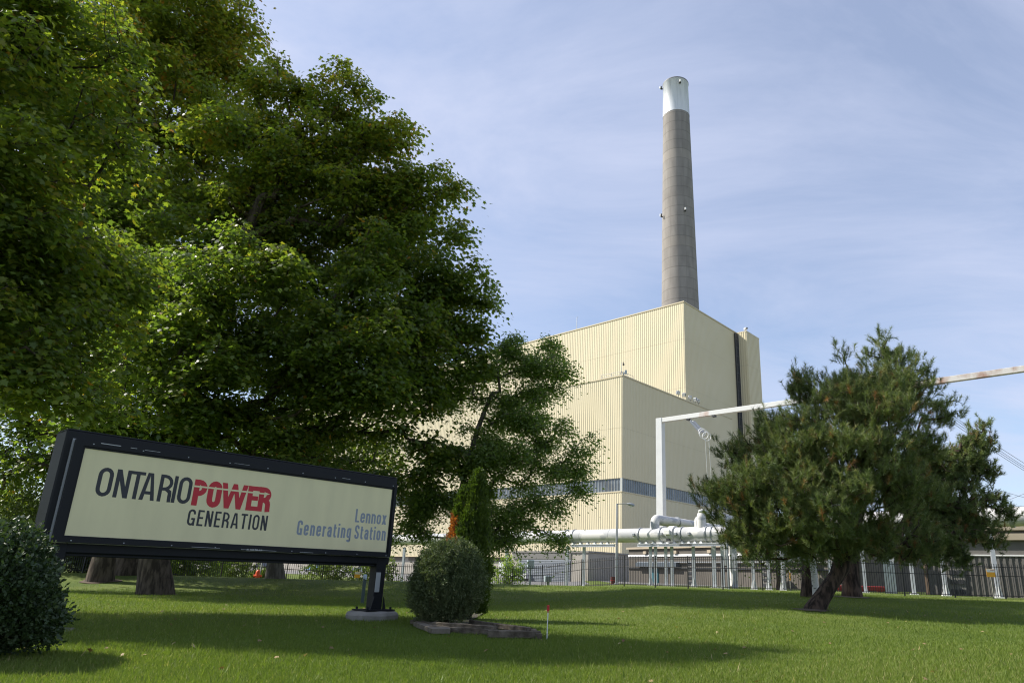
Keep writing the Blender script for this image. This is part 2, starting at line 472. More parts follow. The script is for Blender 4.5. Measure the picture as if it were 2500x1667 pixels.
# service shaft in the corner by the tower: dark duct with hoops and rungs
mb = MB(); wall_box(mb, C2, 28.1, 29.9, -.55, -.10, 0, TOP2 - .6); W(mb.build('service_duct', M_dark), boiler)
mb = MB()
for z in np.arange(6, 70, 2.6):
    wall_box(mb, C2, 27.95, 29.95, -.68, -.50, z, z + .16)
for a in (28.1, 28.95, 29.8): wall_box(mb, C2, a - .06, a + .06, -.66, -.52, 2, TOP2 - .5)
W(mb.build('duct_band', mat('band_steel', (.12, .125, .14), .4, metal=.4)), boiler)

# things on the roofs
def roof_mast(pt, h, rad=.06):
    t = MB(); t.tube([(0, 0, 0), (0, 0, h), (.15, 0, h + .15), (.35, 0, h + .18)], [rad, rad * .7, rad * .7, rad * .5], 8); return t
pm = PT(C2, .6, 37.0, TOP2)
q = ray(1443.5, 793); 
o = empty('lightning_rod', pm, 0, 'thin pale lightning rod standing on the upper roof edge', 'rod'); roof_mast(pm, 4.0, .09).build('rod', M_mull, o)
MB().box((0, 0, .1), (.5, .5, .2)).build('base_plate', M_grey, o)
# railed camera platform on the lower corner
pf = empty('roof_railing', PT(C1, .7, .7, TOP1 + .02), 0, 'grey pipe railing round the corner of the lower roof', 'railing')
mb = MB(); posts = [(0.3, 5.6), (0.3, 2.9), (.3, .3), (2.4, .3), (4.6, .3)]
PPl = [PT((0, 0), a, b, 0) for a, b in posts]
for k, p in enumerate(PPl): mb = MB(); mb.tube([(p.x, p.y, 0), (p.x, p.y, 1.15)], .045, 6); mb.build('post', M_grey, pf)
mb = MB()
for h in (.55, 1.12):
    for a, b in zip(PPl[:-1], PPl[1:]): mb.tube([(a.x, a.y, h), (b.x, b.y, h)], .04, 6)
mb.build('rail', M_grey, pf)
cm = empty('camera_mast', PT(C1, 1.5, 1.4, TOP1 + .05), 0, 'slim camera mast with tripod legs at the lower roof corner', 'camera mast')
t = MB(); t.tube([(0, 0, 0), (0, 0, 2.9), (.15, 0, 3.2), (.45, -.1, 3.3)], [.08, .06, .05, .04], 8)
t.build('mast', M_grey, cm)
t = MB()
for a in (0, 2.1, 4.2): t.tube([(0, 0, 1.3), (math.cos(a) * .9, math.sin(a) * .9, 0)], .05, 6)
t.build('brace', M_dark, cm)
t = MB(); t.tube([(.45, -.1, 3.3), (.45, -.1, 2.9)], .09, 10); t.tube([(.45, -.1, 2.9), (.45, -.1, 2.72), (.45, -.1, 2.55)], [.2, .24, .06], 12); t.build('camera_dome', M_dark, cm)
t = MB(); t.bbox((.95, .35, 1.25), (.45, .3, .9), .04); t.bbox((.55, .30, 1.0), (.25, .2, .5), .03); t.build('control_box', M_bluegrey, cm)
# floodlights on the roof edge
def floodlight():
    root = empty('floodlight', (0, 0, 0), 0, None, 'floodlight', 'floodlights on the lower roof edge')
    t = MB(); t.tube([(0, 0, -.5), (0, 0, .15)], .05, 6); t.tube([(-.45, 0, .75), (-.45, 0, .15), (.45, 0, .15), (.45, 0, .75)], .04, 6); t.build('bracket', M_dark, root)
    M = Matrix.Rotation(R_(28), 3, 'X')
    t = MB(); t.bbox((0, .12, .75), (.86, .55, .86), .12, M=M)
    for k in range(4): t.box(M @ Vector((0, .44, -.3 + k * .2)) + Vector((0, .12, .75)), (.7, .12, .03), M=M)
    t.build('housing', M_grey, root)
    t = MB(); t.box(Vector((0, .12, .75)) + M @ Vector((0, -.285, 0)), (.7, .03, .7), M=M); t.build('lens', mat('lamp_glass', (.55, .6, .62), .12, spec=.8), root)
    return root
fl0 = floodlight()
fl_labels = ['leftmost floodlight of the five on the lower roof edge', 'second floodlight from the left on the lower roof edge', 'middle floodlight of the five on the lower roof edge',
             'fourth floodlight from the left on the lower roof edge', 'rightmost floodlight of the five on the lower roof edge']
for k, a in enumerate((22.6, 25.0, 27.9, 30.2, 31.8)):
    o = fl0 if k == 0 else copy_tree(fl0)
    o.location = PT(C1, a, .35, TOP1 + .55); o.rotation_euler.z = R_((35, -20, 10, -35, 50)[k]); o['label'] = fl_labels[k]; o['category'] = 'floodlight'; o['group'] = 'floodlights on the lower roof edge'
# small lamp + rod on upper face
o = empty('wall_lamp', PT(C2, -.1, 45.2, 47), 0, 'small dark lamp on the sunlit upper wall above the lower roof', 'lamp')
MB().tube([(0, 0, 0), (-.5, -.6, .1)], .05, 6).build('arm', M_dark, o); MB().tube([(-.5, -.6, .25), (-.5, -.6, .05), (-.5, -.6, -.2)], [.12, .3, .05], 10).build('shade', M_dark, o)
o = empty('roof_vent_pipe', PT(C1, 1.0, 14.3, TOP1), 0, 'thin dark vent pipe on the lower roof beside the small tree', 'pipe')
MB().tube([(0, 0, 0), (0, 0, 3.6)], .07, 8).build('pipe', M_dark, o); MB().box((0, 0, .1), (.4, .4, .2)).build('base_plate', M_grey, o)
o = empty('security_camera', PT(C2, 30.3, -2.8, TOP2), 0, 'white boxy camera on the top corner of the stair tower', 'camera')
MB().tube([(0, 0, 0), (0, 0, .5)], .07, 6).build('bracket', M_grey, o); MB().bbox((0, 0, .8), (.75, 1.0, .6), .06, rz=.3).build('housing', M_whitep, o); MB().tube([(.1, -.45, .75), (.25, -.85, .7)], .2, 10).build('lens', M_dark, o)

# ------------------------------------------------------------------ chimney
def chimney_mat():
    m = bpy.data.materials.new('chimney_concrete'); m.use_nodes = True
    t = m.node_tree; b = t.nodes['Principled BSDF']; tcn = NN(t, 'ShaderNodeTexCoord')
    sp = NN(t, 'ShaderNodeSeparateXYZ'); t.links.new(tcn.outputs['Object'], sp.inputs[0])
    # pour joints every 2.9 m
    md = NN(t, 'ShaderNodeMath', operation='FRACT'); dv = NN(t, 'ShaderNodeMath', operation='DIVIDE'); dv.inputs[1].default_value = 4.4
    t.links.new(sp.outputs['Z'], dv.inputs[0]); t.links.new(dv.outputs[0], md.inputs[0])
    lt = NN(t, 'ShaderNodeMath', operation='LESS_THAN'); lt.inputs[1].default_value = .075; t.links.new(md.outputs[0], lt.inputs[0])
    # vertical form joints
    an = NN(t, 'ShaderNodeMath', operation='ARCTAN2'); t.links.new(sp.outputs['Y'], an.inputs[0]); t.links.new(sp.outputs['X'], an.inputs[1])
    am = NN(t, 'ShaderNodeMath', operation='MULTIPLY'); am.inputs[1].default_value = 14 / (2 * math.pi); t.links.new(an.outputs[0], am.inputs[0])
    af = NN(t, 'ShaderNodeMath', operation='FRACT'); t.links.new(am.outputs[0], af.inputs[0])
    al = NN(t, 'ShaderNodeMath', operation='LESS_THAN'); al.inputs[1].default_value = .035; t.links.new(af.outputs[0], al.inputs[0])
    mxl = NN(t, 'ShaderNodeMath', operation='MAXIMUM'); t.links.new(lt.outputs[0], mxl.inputs[0]); t.links.new(al.outputs[0], mxl.inputs[1])
    # each pour has its own shade
    fl = NN(t, 'ShaderNodeMath', operation='FLOOR'); t.links.new(dv.outputs[0], fl.inputs[0])
    wn = NN(t, 'ShaderNodeTexWhiteNoise', noise_dimensions='1D'); t.links.new(fl.outputs[0], wn.inputs['W'])
    no = NN(t, 'ShaderNodeTexNoise'); no.inputs['Scale'].default_value = .5; no.inputs['Detail'].default_value = 8
    mpn = NN(t, 'ShaderNodeMapping'); mpn.inputs['Scale'].default_value = (1, 1, .25); t.links.new(tcn.outputs['Object'], mpn.inputs[0]); t.links.new(mpn.outputs[0], no.inputs[0])
    sm = NN(t, 'ShaderNodeMath', operation='MULTIPLY_ADD'); sm.inputs[1].default_value = .22
    t.links.new(wn.outputs['Value'], sm.inputs[0]); t.links.new(no.outputs[0], sm.inputs[2])
    cr = NN(t, 'ShaderNodeValToRGB'); cr.color_ramp.elements[0].position = .4; cr.color_ramp.elements[1].position = .85
    cr.color_ramp.elements[0].color = (.225, .206, .186, 1); cr.color_ramp.elements[1].color = (.30, .276, .248, 1)
    t.links.new(sm.outputs[0], cr.inputs[0])
    # two paler pours
    pale = None
    for z0 in (123.2, 162.8):
        c1 = NN(t, 'ShaderNodeMath', operation='COMPARE'); c1.inputs[1].default_value = z0 + 2.2; c1.inputs[2].default_value = 2.2
        t.links.new(sp.outputs['Z'], c1.inputs[0])
        if pale is None: pale = c1
        else:
            q = NN(t, 'ShaderNodeMath', operation='MAXIMUM'); t.links.new(pale.outputs[0], q.inputs[0]); t.links.new(c1.outputs[0], q.inputs[1]); pale = q
    ph = NN(t, 'ShaderNodeMath', operation='MULTIPLY'); ph.inputs[1].default_value = .22; t.links.new(pale.outputs[0], ph.inputs[0])
    m1 = NN(t, 'ShaderNodeMixRGB'); m1.inputs[2].default_value = (.34, .30, .25, 1); t.links.new(ph.outputs[0], m1.inputs[0]); t.links.new(cr.outputs[0], m1.inputs[1])
    lf = NN(t, 'ShaderNodeMath', operation='MULTIPLY'); lf.inputs[1].default_value = .32; t.links.new(mxl.outputs[0], lf.inputs[0])
    m2 = NN(t, 'ShaderNodeMixRGB'); m2.inputs[2].default_value = (.07, .06, .05, 1); t.links.new(lf.outputs[0], m2.inputs[0]); t.links.new(m1.outputs[0], m2.inputs[1])
    t.links.new(m2.outputs[0], b.inputs['Base Color']); b.inputs['Roughness'].default_value = .9
    b.inputs['Specular IOR Level'].default_value = .2
    return m
CA, CDist = R_(9.64), 245.0
cc = Vector((CDist * math.sin(CA), CDist * math.cos(CA), 0))
chim = empty('chimney', cc, 0, 'very tall tapering concrete chimney with a silver top behind the boiler house', 'chimney')
ZT = 201.6
def crad(z): return 8.93 - z * (8.93 - 5.22) / ZT
def lathe(prof, n=72):
    t = MB(); vs = []
    for r, z in prof: vs += [(r * math.cos(2 * math.pi * k / n), r * math.sin(2 * math.pi * k / n), z) for k in range(n)]
    fs = [(i * n + k, i * n + (k + 1) % n, (i + 1) * n + (k + 1) % n, (i + 1) * n + k) for i in range(len(prof) - 1) for k in range(n)]
    t.add(vs, fs, True); return t
lathe([(crad(z), z) for z in np.linspace(0, 186.0, 40)]).build('shaft', chimney_mat(), chim)
M_cap = mat('silver_cap', (.66, .68, .69), .5, metal=.15, col2=(.46, .48, .50), nscale=.35, stretch=(1.5, 1.5, .12), lo=.45, hi=.7)
lathe([(crad(186.0) + .08, 186.0), (crad(ZT) + .08, ZT), (crad(ZT) + .22, ZT + .1), (crad(ZT) + .22, ZT + .7), (crad(ZT) - .5, ZT + .7), (crad(ZT) - .5, ZT - 5)]).build('metal_cap', M_cap, chim)
lathe([(crad(ZT) + .26, ZT + .3), (crad(ZT) + .30, ZT + .4), (crad(ZT) + .30, ZT + .75), (crad(ZT) - .2, ZT + .78)]).build('rim', mat('rim_steel', (.16, .16, .16), .6), chim)
for (u, v, zc) in ((1617.5, 218, 202.0), (1659.5, 204, 201.6), (1618, 530, 0), (1671.5, 516, 0)):
    # beacon on the shaft surface: intersect the ray with the cone
    d = ray(u, v)
    best = None
    for D in np.arange(225, 260, .05):
        p = at_d(u, v, D); rr = (Vector((p.x, p.y)) - Vector((cc.x, cc.y))).length
        if rr <= crad(p.z) + .35: best = p; break
    if best is None:
        a = math.atan2(cc.y, cc.x) + math.pi / 2; p = at_d(u, v, 244); rr = crad(p.z) + .3
        best = Vector((cc.x + rr * math.cos(a), cc.y + rr * math.sin(a), p.z))
    loc = best - cc; out = Vector((loc.x, loc.y, 0)).normalized()
    t = MB(); a = math.atan2(out.y, out.x)
    t.box(Vector((loc.x, loc.y, loc.z)) + out * .35, (.9, .8, .1), a)
    t.tube([Vector(loc) + out * .5 + Vector((0, 0, .1)), Vector(loc) + out * .5 + Vector((0, 0, 1.3))], .26, 10)
    b = t.build('beacon', M_dark, chim)
    t = MB(); t.tube([Vector(loc) + out * .95 + Vector((0, 0, .2)), Vector(loc) + out * .95 + Vector((0, 0, 1.1))], .30, 10)
    t.build('lens', M_whitep, b)

# ------------------------------------------------------------------ gantry
gan = empty('line_gantry', (0, 0, 0), 0, 'white steel portal with a long rust-stained beam running off to the right', 'gantry')
M_gan = mat('gantry_paint', (.60, .61, .60), .5, noise=.06, nscale=1)
M_beam = mat('gantry_beam_paint', (.62, .62, .60), .5, col2=(.38, .20, .13), nscale=.45, lo=.60, hi=.80, ndetail=8, stretch=(1, 1, .5))
bd = (Vector((41.297, 58.843)) - Vector((11.13, 84.63))).normalized(); brot = math.atan2(bd.y, bd.x)
A = Vector((11.13, 84.63)) + Vector((-.02, .0))
mb = MB(); h = 19.9
c0 = A + bd * .42 + Vector((-bd.y, bd.x)) * .1
vs = []
for z, w in ((0, .50), (20.5, .42)):
    for s1, s2 in ((-1, -1), (1, -1), (1, 1), (-1, 1)):
        p = c0 + bd * (s1 * w) + Vector((-bd.y, bd.x)) * (s2 * .4); vs.append((p.x, p.y, z))
mb.add(vs, [(0, 1, 2, 3), (4, 5, 6, 7), (0, 1, 5, 4), (1, 2, 6, 5), (2, 3, 7, 6), (3, 0, 4, 7)])
mb.build('column', M_gan, gan)
L = 62.0
M_rusty = mat('rusty_beam_paint', (.52, .50, .47), .6, col2=(.27, .15, .10), nscale=.8, lo=.42, hi=.62, ndetail=8, stretch=(1, 1, .6))
for s0, s1, mm_ in ((.86, 25.0, M_beam), (25.01, L, M_rusty)):
    p = A + bd * ((s0 + s1) / 2); mb = MB(); mb.bbox((p.x, p.y, 20.19), (s1 - s0, .5, .56), .03, brot); mb.build('beam', mm_, gan)
p = A + bd * (L + 1.3); mb = MB(); mb.box((p.x, p.y, 10.2), (.9, .8, 20.4), brot); mb.build('column', M_gan, gan)
for s in (4.6, 8.1, 18.0, 22): p = A + bd * s; mb = MB(); mb.box((p.x, p.y, 19.80), (.4, .5, .16), brot); mb.build('hanger_plate', M_dark, gan)
# insulator strings (two) with grading rings and droppers
def insulator(lab, pa, pb):
    root = empty('insulator_string', pa, 0, lab, 'insulator', 'insulator strings hanging from the gantry beam')
    pb = Vector(pb) - Vector(pa); d = pb.normalized(); side = d.cross(Vector((0, 0, 1))).normalized()
    for s in (-1, 1):
        t = MB(); pts = []; rad = []
        n = 26
        for k in range(n):
            q = .15 + .85 * k / n
            for dq, rr in ((0, .06), (.35 / n, .17), (.6 / n, .06)):
                pts.append(pb * (q + dq) * .97 + side * s * .22); rad.append(rr)
        t.tube([side * s * .03, pts[0]], .04, 6); t.tube(pts, rad, 10, smooth=False)
        t.build('disc_stack', mat('porcelain', (.42, .44, .48), .15), root)
    t = MB()
    for c, rr in ((pb * .93 - Vector((0, 0, .0)), .45), (pb * 1.08, .55), (pb * 1.3 + Vector((0, 0, .1)), .5)):
        a = side; b = Vector((0, 0, 1))
        t.tube([c + a * math.cos(x) * rr + b * math.sin(x) * rr for x in np.linspace(0, 2 * math.pi, 25)], .045, 6, caps=False)
    t.build('grading_ring', M_whitep, root)
    t = MB()
    for s in (-.25, .2):
        t.tube([pb * 1.3 + side * s, pb * 1.32 + side * s + Vector((.1, 0, -5)), pb * 1.36 + side * s * 2 + Vector((.5, 0, -14))], .035, 5)
    t.build('dropper', M_mull, root)
    return root
pa = A + bd * 4.9; pa = Vector((pa.x, pa.y, 19.75)); pb = at_d(1716, 1057, 79.5)
insulator('left insulator string with white rings hanging near the gantry column', pa, pb)
pa = A + bd * 14.0; pa = Vector((pa.x, pa.y, 19.8)); pb = pa + (pb - Vector((A.x + bd.x * 4.9, A.y + bd.y * 4.9, 19.75)))
insulator('right insulator string disappearing behind the big pine', pa, pb)

# overhead lines in the sky on the right
def wire(lab, P, Q, sag=1.0, r=.03):
    P = Vector(P); Q = Vector(Q); pts = [P.lerp(Q, t) - Vector((0, 0, 4 * sag * t * (1 - t))) for t in np.linspace(0, 1, 17)]
    o = MB().tube(pts, r, 5).build('overhead_wire', M_grey); tag(o, lab, 'wire', 'overhead wires at the right'); return o
for k, (a, b, lab) in enumerate((((2318, 1000), (2500, 1123), 'highest of the wires slanting down to the right behind the pines'), ((2325, 1010), (2500, 1131), 'second of the wires slanting down to the right behind the pines'),
                            ((2325, 1017), (2500, 1135.5), 'third of the wires slanting down to the right behind the pines'), ((2322, 1021), (2500, 1141), 'lowest of the wires slanting down to the right behind the pines'))):
    P = at_d(*a, 95); Q = at_d(*b, 118); d = (Q - P); wire(lab, P - d * .6, Q + d * .6, .6, .035)
for a, b, lab in (((2440, 1194), (2500, 1212), 'short wire sloping down at the right edge above the level pair'), ((2440, 1225), (2500, 1203), 'short wire sloping up at the right edge above the level pair'),
             ((2440, 1233.5), (2500, 1233.5), 'upper of the two level wires at the right edge'), ((2440, 1237.5), (2500, 1237.5), 'lower of the two level wires at the right edge')):
    P = at_d(*a, 150); Q = at_d(*b, 152); d = Q - P; wire(lab, P - d * 1.5, Q + d * .8, .2, .04)
P = at_d(2303, 1025, 70); Q = at_d(2311, 1075, 68); wire('left thin line dropping between the two pines', P + (P - Q) * .6, Q + (Q - P) * 2, .05, .02)
P = at_d(2310, 1025, 70); Q = at_d(2318, 1075, 68); wire('right thin line dropping between the two pines', P + (P - Q) * .6, Q + (Q - P) * 2, .05, .02)

# ------------------------------------------------------------------ big pipeline on columns
pl = Vector((.76153, -.64813)); P0 = Vector((4.6, 56.8))
def PP(t, z, off=0): return Vector((P0.x + pl.x * t - pl.y * -off * -1, P0.y + pl.y * t + pl.x * -off * -1, z)) if off else Vector((P0.x + pl.x * t, P0.y + pl.y * t, z))
def pipe_t(u):
    """where the photograph's column u meets the pipeline"""
    a = ray(u, 1400); k = a.x / a.y
    return (k * P0.y - P0.x) / (pl.x - k * pl.y)
pipe = empty('steam_pipe', PP(0, 0), 0, 'long white clad pipe carried on steel columns behind the fence', 'pipeline')
ZP = 4.30; RP = .54
tA, tB, tC = pipe_t(955), pipe_t(1785), pipe_t(1850)
def rel(p): return Vector(p) - pipe.location
mb = MB(); mb.tube([rel(PP(t, ZP)) for t in np.arange(-52, tB + .5, 1.5)], RP, 28); mb.build('pipe_run', M_pipe, pipe)
mb = MB(); mb.tube([rel(PP(t, ZP)) for t in (tB - .4, tB + 2.2)], RP * .8, 24); mb.tube([rel(PP(t, 4.95)) for t in (tB + 6, tB + 30)], RP, 28); mb.build('pipe_run', M_pipe, pipe)
for u in (1384, 1402, 1566, 1618, 1670, 1731, 1745, 2489, 2494): 
    t = pipe_t(u); z = ZP if u < 2000 else 4.95
    mb = MB(); mb.tube([rel(PP(t - .05, z)), rel(PP(t + .05, z))], RP + .07, 28); mb.build('flange', M_grey, pipe)
for t in np.arange(-50, -8, 6.5): mb = MB(); mb.tube([rel(PP(t - .04, ZP)), rel(PP(t + .04, ZP))], RP + .05, 24); mb.build('flange', M_grey, pipe)
for t in (*np.arange(-50, 6, 3.05),): mb = MB(); mb.tube([rel(PP(t - .015, ZP)), rel(PP(t + .015, ZP))], RP + .012, 28); mb.build('jacket_band', M_pipe, pipe)
t = pipe_t(1645); mb = MB(); mb.tube([rel(PP(t - .25, ZP)), rel(PP(t + .25, ZP))], RP + .12, 28); mb.build('jacket_band', M_pipe, pipe)
prot = math.atan2(pl.y, pl.x)
nrm = Vector((pl.y, -pl.x, 0)); nrm = nrm if nrm.y < 0 else -nrm   # towards the camera
for u in (1394, 1557, 1626, 1661, 1694): mb = MB(); mb.bbox(rel(PP(pipe_t(u), ZP + .02)) + nrm * (RP + .05), (.22, .16, .22), .03, prot); mb.build('junction_box', M_grey, pipe)
mb = MB(); t = pipe_t(1642)
mb.bbox(rel(PP(t, ZP + .15)) + nrm * (RP + .16), (.5, .2, .36), .03, prot); mb.build('name_plate', M_whitep, pipe)
mb = MB(); mb.bbox(rel(PP(t, ZP - .3)) + nrm * (RP * .8), (.36, .3, .4), .02, prot); mb.build('strap', M_dark, pipe)
# carrying beam and saddles
for (u0, u1) in ((1398, 1506), (1562, 1700), (1615, 1700), (1668, 1790), (1768, 1800)):
    t0, t1 = pipe_t(u0), pipe_t(u1); k = 0 if u0 in (1398, 1562, 1768) else 1
    mb = MB(); c = rel(PP((t0 + t1) / 2, ZP - RP - .24)) + nrm * (.28 if k == 0 else .48)
    mb.box(c + Vector((0, 0, .09 - .02 * k)), (t1 - t0, .24, .04), prot); mb.box(c - Vector((0, 0, .09)), (t1 - t0, .24, .04), prot); mb.box(c, (t1 - t0 - .02, .06, .17), prot)
    mb.build('carrying_beam', M_white, pipe)
for u in (1402, 1420, 1437.5, 1455, 1471, 1487, 1568, 1583, 1600, 1620, 1636, 1652, 1672, 1688, 1703, 1718, 1772):
    c = rel(PP(pipe_t(u), ZP - RP - .07)) + nrm * .2
    mb = MB(); mb.prism([(-.16, -.09), (.16, -.09), (.03, .12), (-.03, .12)], -.12, .12, Matrix.Rotation(prot, 3, 'Z') @ Matrix.Rotation(math.pi / 2, 3, 'X'), c); mb.build('saddle', M_whitep, pipe)
# expansion loop above
def bend(pts, r=.5, n=6):
    pts = [Vector(p) for p in pts]; out = [pts[0]]
    for a, b, c in zip(pts[:-2], pts[1:-1], pts[2:]):
        d1 = (a - b).normalized(); d2 = (c - b).normalized(); s = b + d1 * r; e = b + d2 * r
        for k in range(n + 1):
            t = k / n; out.append(s * (1 - t) ** 2 + b * 2 * t * (1 - t) + e * t * t)
    out.append(pts[-1]); return out
rv = Vector((r2d.x, r2d.y, 0))
for (u, rr, lenr, off, z) in ((1600, .36, 13.0, .0, 5.55), (1716, .34, 14.0, 0, 5.8)):
    t = pipe_t(u); b = rel(PP(t, ZP + RP * .75))
    top = Vector((b.x, b.y, z))
    mb = MB(); mb.tube(bend([b, top, top + rv * lenr + Vector((0, 0, -.1)), Vector((top.x, top.y, .6)) + rv * lenr], .40), rr, 20); mb.build('expansion_loop', M_pipe, pipe)
    for q in (3.2, 7.5, 10.5): mb = MB(); mb.tube([top + rv * q, top + rv * (q + .12)], rr + .06, 20); mb.build('flange', M_grey, pipe)
for (u, rr, z) in ((1588.5, .2, 5.35), (1700, .2, 5.5)):
    t = pipe_t(u); b = rel(PP(t, ZP + .2)); b = b + rv * .3; top = Vector((b.x, b.y, z))
    mb = MB(); mb.tube(bend([b, top, top + rv * 12, top + rv * 12 - Vector((0, 0, 3))], .3), rr, 16); mb.build('bypass_pipe', M_pipe, pipe)
# columns
def pipe_column(u, ztop, w=.22, foot=True, off=0.0, dark=False):
    t = pipe_t(u); p = PP(t, 0) - nrm * off
    if off:   # keep the same bearing
        k = ray(u, 1400); k = k.x / k.y; D = p.length; p = Vector((k * p.y, p.y, 0))
    zb = G(p.x, p.y); root = bpy.data.objects.new('pipe_column', None); COL.objects.link(root); root.location = (p.x, p.y, zb); root.rotation_euler.z = prot + .35
    h = ztop - zb
    s = MB(); s.box((0, w / 2 - .015, h / 2), (w, .03, h)); s.box((0, -w / 2 + .015, h / 2), (w, .03, h)); s.box((0, 0, h / 2), (.03, w - .06, h - .01)); s.build('shaft', M_white, root)
    s = MB(); s.box((0, 0, .03), (w * 2.1, w * 2.1, .06))
    if foot:
        for a in range(4):
            M = Matrix.Rotation(a * math.pi / 2 + .0, 3, 'Z')
            vs = [M @ Vector(q) for q in ((w * .52, -.02, .06), (w * 1.0, -.02, .06), (w * .52, -.02, .62), (w * .52, .02, .06), (w * 1.0, .02, .06), (w * .52, .02, .62))]
            s.add(vs, [(0, 1, 2), (3, 5, 4), (0, 3, 4, 1), (1, 4, 5, 2), (2, 5, 3, 0)])
    s.build('base_plate', M_whitep, root)
    return root
cols = [(982, 0, 1), (1234.6, 0, 1), (1383.5, 0, 0), (1425, 0, 0), (1588.6, 0, 1), (1601, 0, 0), (1626, 0, 0), (1641, 0, 0), (1694, 0, 1), (1744, 0, 0), (1765, 0, 0), (1793.5, 3, 1), (1839.5, 0, 1), (1876, 0, 1), (1910, 0, 1), (2027, 0, 0), (2109, 0, 0), (2227, 0, 0), (2304, 0, 1), (2431, 0, 1)]
clabs = ['white pipe column just right of the sign post, seen above the round bush', 'white pipe column left of the roller door, behind the fence', 'white pipe column before the grey roller door',
         'white pipe column at the lit corner of the concrete block', 'leftmost column of the group of four under the pipe, with a flared foot', 'second column of the group of four under the pipe',
         'third column of the group of four under the pipe', 'fourth column of the group of four under the pipe', 'lone column with flared foot right of the group of four',
         'thicker column just left of the gap beside the pine', 'white column under the end of the thick pipe', 'grey set-back column between the pipe end and the pine', 'column with flared foot left of the small dark tree',
         'column with flared foot touching the small dark tree on its left', 'column just right of the small dark tree', 'column beside the leaning pine trunk',
         'column seen just right of the straight pine trunk', 'white column before the yellow gable in the yard opening', 'column with a rounded foot before the ribbed wall', 'column right behind the yellow warning sign']
for (u, off, foot), lab in zip(cols, clabs):
    o = pipe_column(u, ZP - RP - .26 if u < 1985 else 4.1, .22 if u != 1744 else .3, bool(foot), off); tag(o, lab, 'column', 'steel columns carrying the pipe')

# ------------------------------------------------------------------ low building behind the pipe on the right
def seg_building(name, lab, P, Q, z0, z1, depth, m, roofm):
    P = Vector(P); Q = Vector(Q); d = (Q - P).normalized(); n = Vector((-d.y, d.x)); n = n if n.y > 0 else -n
    root = empty(name, (P.x, P.y, 0), 0, lab, 'building')
    def bx(a0, a1, b0, b1, za, zb, nm, mm, parent=root):
        t = MB(); vs = []
        for a in (a0, a1):
            for b in (b0, b1):
                for z in (za, zb):
                    q = d * a + n * b; vs.append((q.x, q.y, z))
        t.add(vs, [(0, 1, 3, 2), (4, 6, 7, 5), (0, 4, 5, 1), (2, 3, 7, 6), (0, 2, 6, 4), (1, 5, 7, 3)]); return t.build(nm, mm, parent)
    L = (Q - P).length
    bx(0, L, 0, depth, z0, z1, 'wall', m)
    bx(-.2, L + .2, -.25, depth + .2, z1, z1 + .22, 'roof', roofm)
    return root, bx, L, d
M_ribwall = mat('ribbed_concrete', (.15, .142, .13), .85, noise=.2, nscale=.7, stretch=(2, 2, .3))
M_beige = mat('beige_render', (.40, .335, .245), .85, noise=.12, nscale=.5)
pA = at_d(1535, 1400, 84); pB = at_d(2085, 1400, 63)
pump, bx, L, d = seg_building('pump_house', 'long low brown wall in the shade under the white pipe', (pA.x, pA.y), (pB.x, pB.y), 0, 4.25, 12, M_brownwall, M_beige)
bx(0, L, -.10, -.01, 3.4, 3.62, 'cable_tray', M_whitep); bx(2, L, -.32, -.12, 2.75, 2.85, 'cable_tray', M_grey); bx(0, L, -.2, -.02, 2.1, 2.2, 'conduit', M_dark)
bx(2, 9, -.6, -.02, 2.3, 2.75, 'awning', mat('awning_grey', (.08, .1, .12), .5)); bx(4.2, 5.4, -.08, -.01, .3, 2.3, 'door', MATS['teal_door'])
for a in (L * .34, L * .68):
    bx(a, a + .8, -.12, -.01, .4, 3.0, 'louvre_panel', M_ribwall)
    for k in range(5): bx(a + .1, a + .7, -.2, -.11, .6 + k * .48, .84 + k * .48, 'louvre_slot', M_dark)
for a in np.arange(3, L - 2, 5.2): bx(a, a + .5, -.28, -.02, 3.7, 4.0, 'wall_light', M_beige)
pA = at_d(2262, 1400, 52); pB = at_d(2640, 1400, 52)
pA = Vector((pA.x, pA.y)); pB = Vector((pB.x, pB.y)); 
svc, bx, L, d = seg_building('service_building', 'ribbed grey-brown wall with beige eaves behind the yellow warning sign', (pA.x, pA.y), (pB.x, pB.y), 0, 4.55, 10, M_ribwall, M_beige)
for a in np.arange(.1, L, .33):
    bx(a, a + .14, -.06, -.005, .3, 2.95, 'wall_rib', M_ribwall) if a < 22 else None
bx(0, L, -.12, -.01, 2.98, 3.06, 'cable_tray', M_whitep); bx(0, L, -.25, -.02, 3.95, 4.35, 'eaves_band', M_beige); bx(-.15, .05, -.15, .1, .3, 3.0, 'corner_trim', mat('rust_trim', (.16, .11, .075), .8))
a = (at_d(2365, 1400, 50).x - pA.x) * 1.02
bx(a, a + .9, -.15, -.06, 3.05, 3.9, 'window', mat('pale_pane', (.34, .33, .30), .4))
bx(a + .1, a + 1.05, -.14, -.07, .5, 2.9, 'louvre_panel', MATS['louvre_grey'])
for k in range(4):
    for s in (0, .44): bx(a + .16 + s, a + .52 + s, -.22, -.13, .65 + k * .58, .92 + k * .58, 'louvre_slot', M_dark)
bx(12.6, 15.5, -.3, -.02, .4, 2.1, 'dark_door', M_dark)
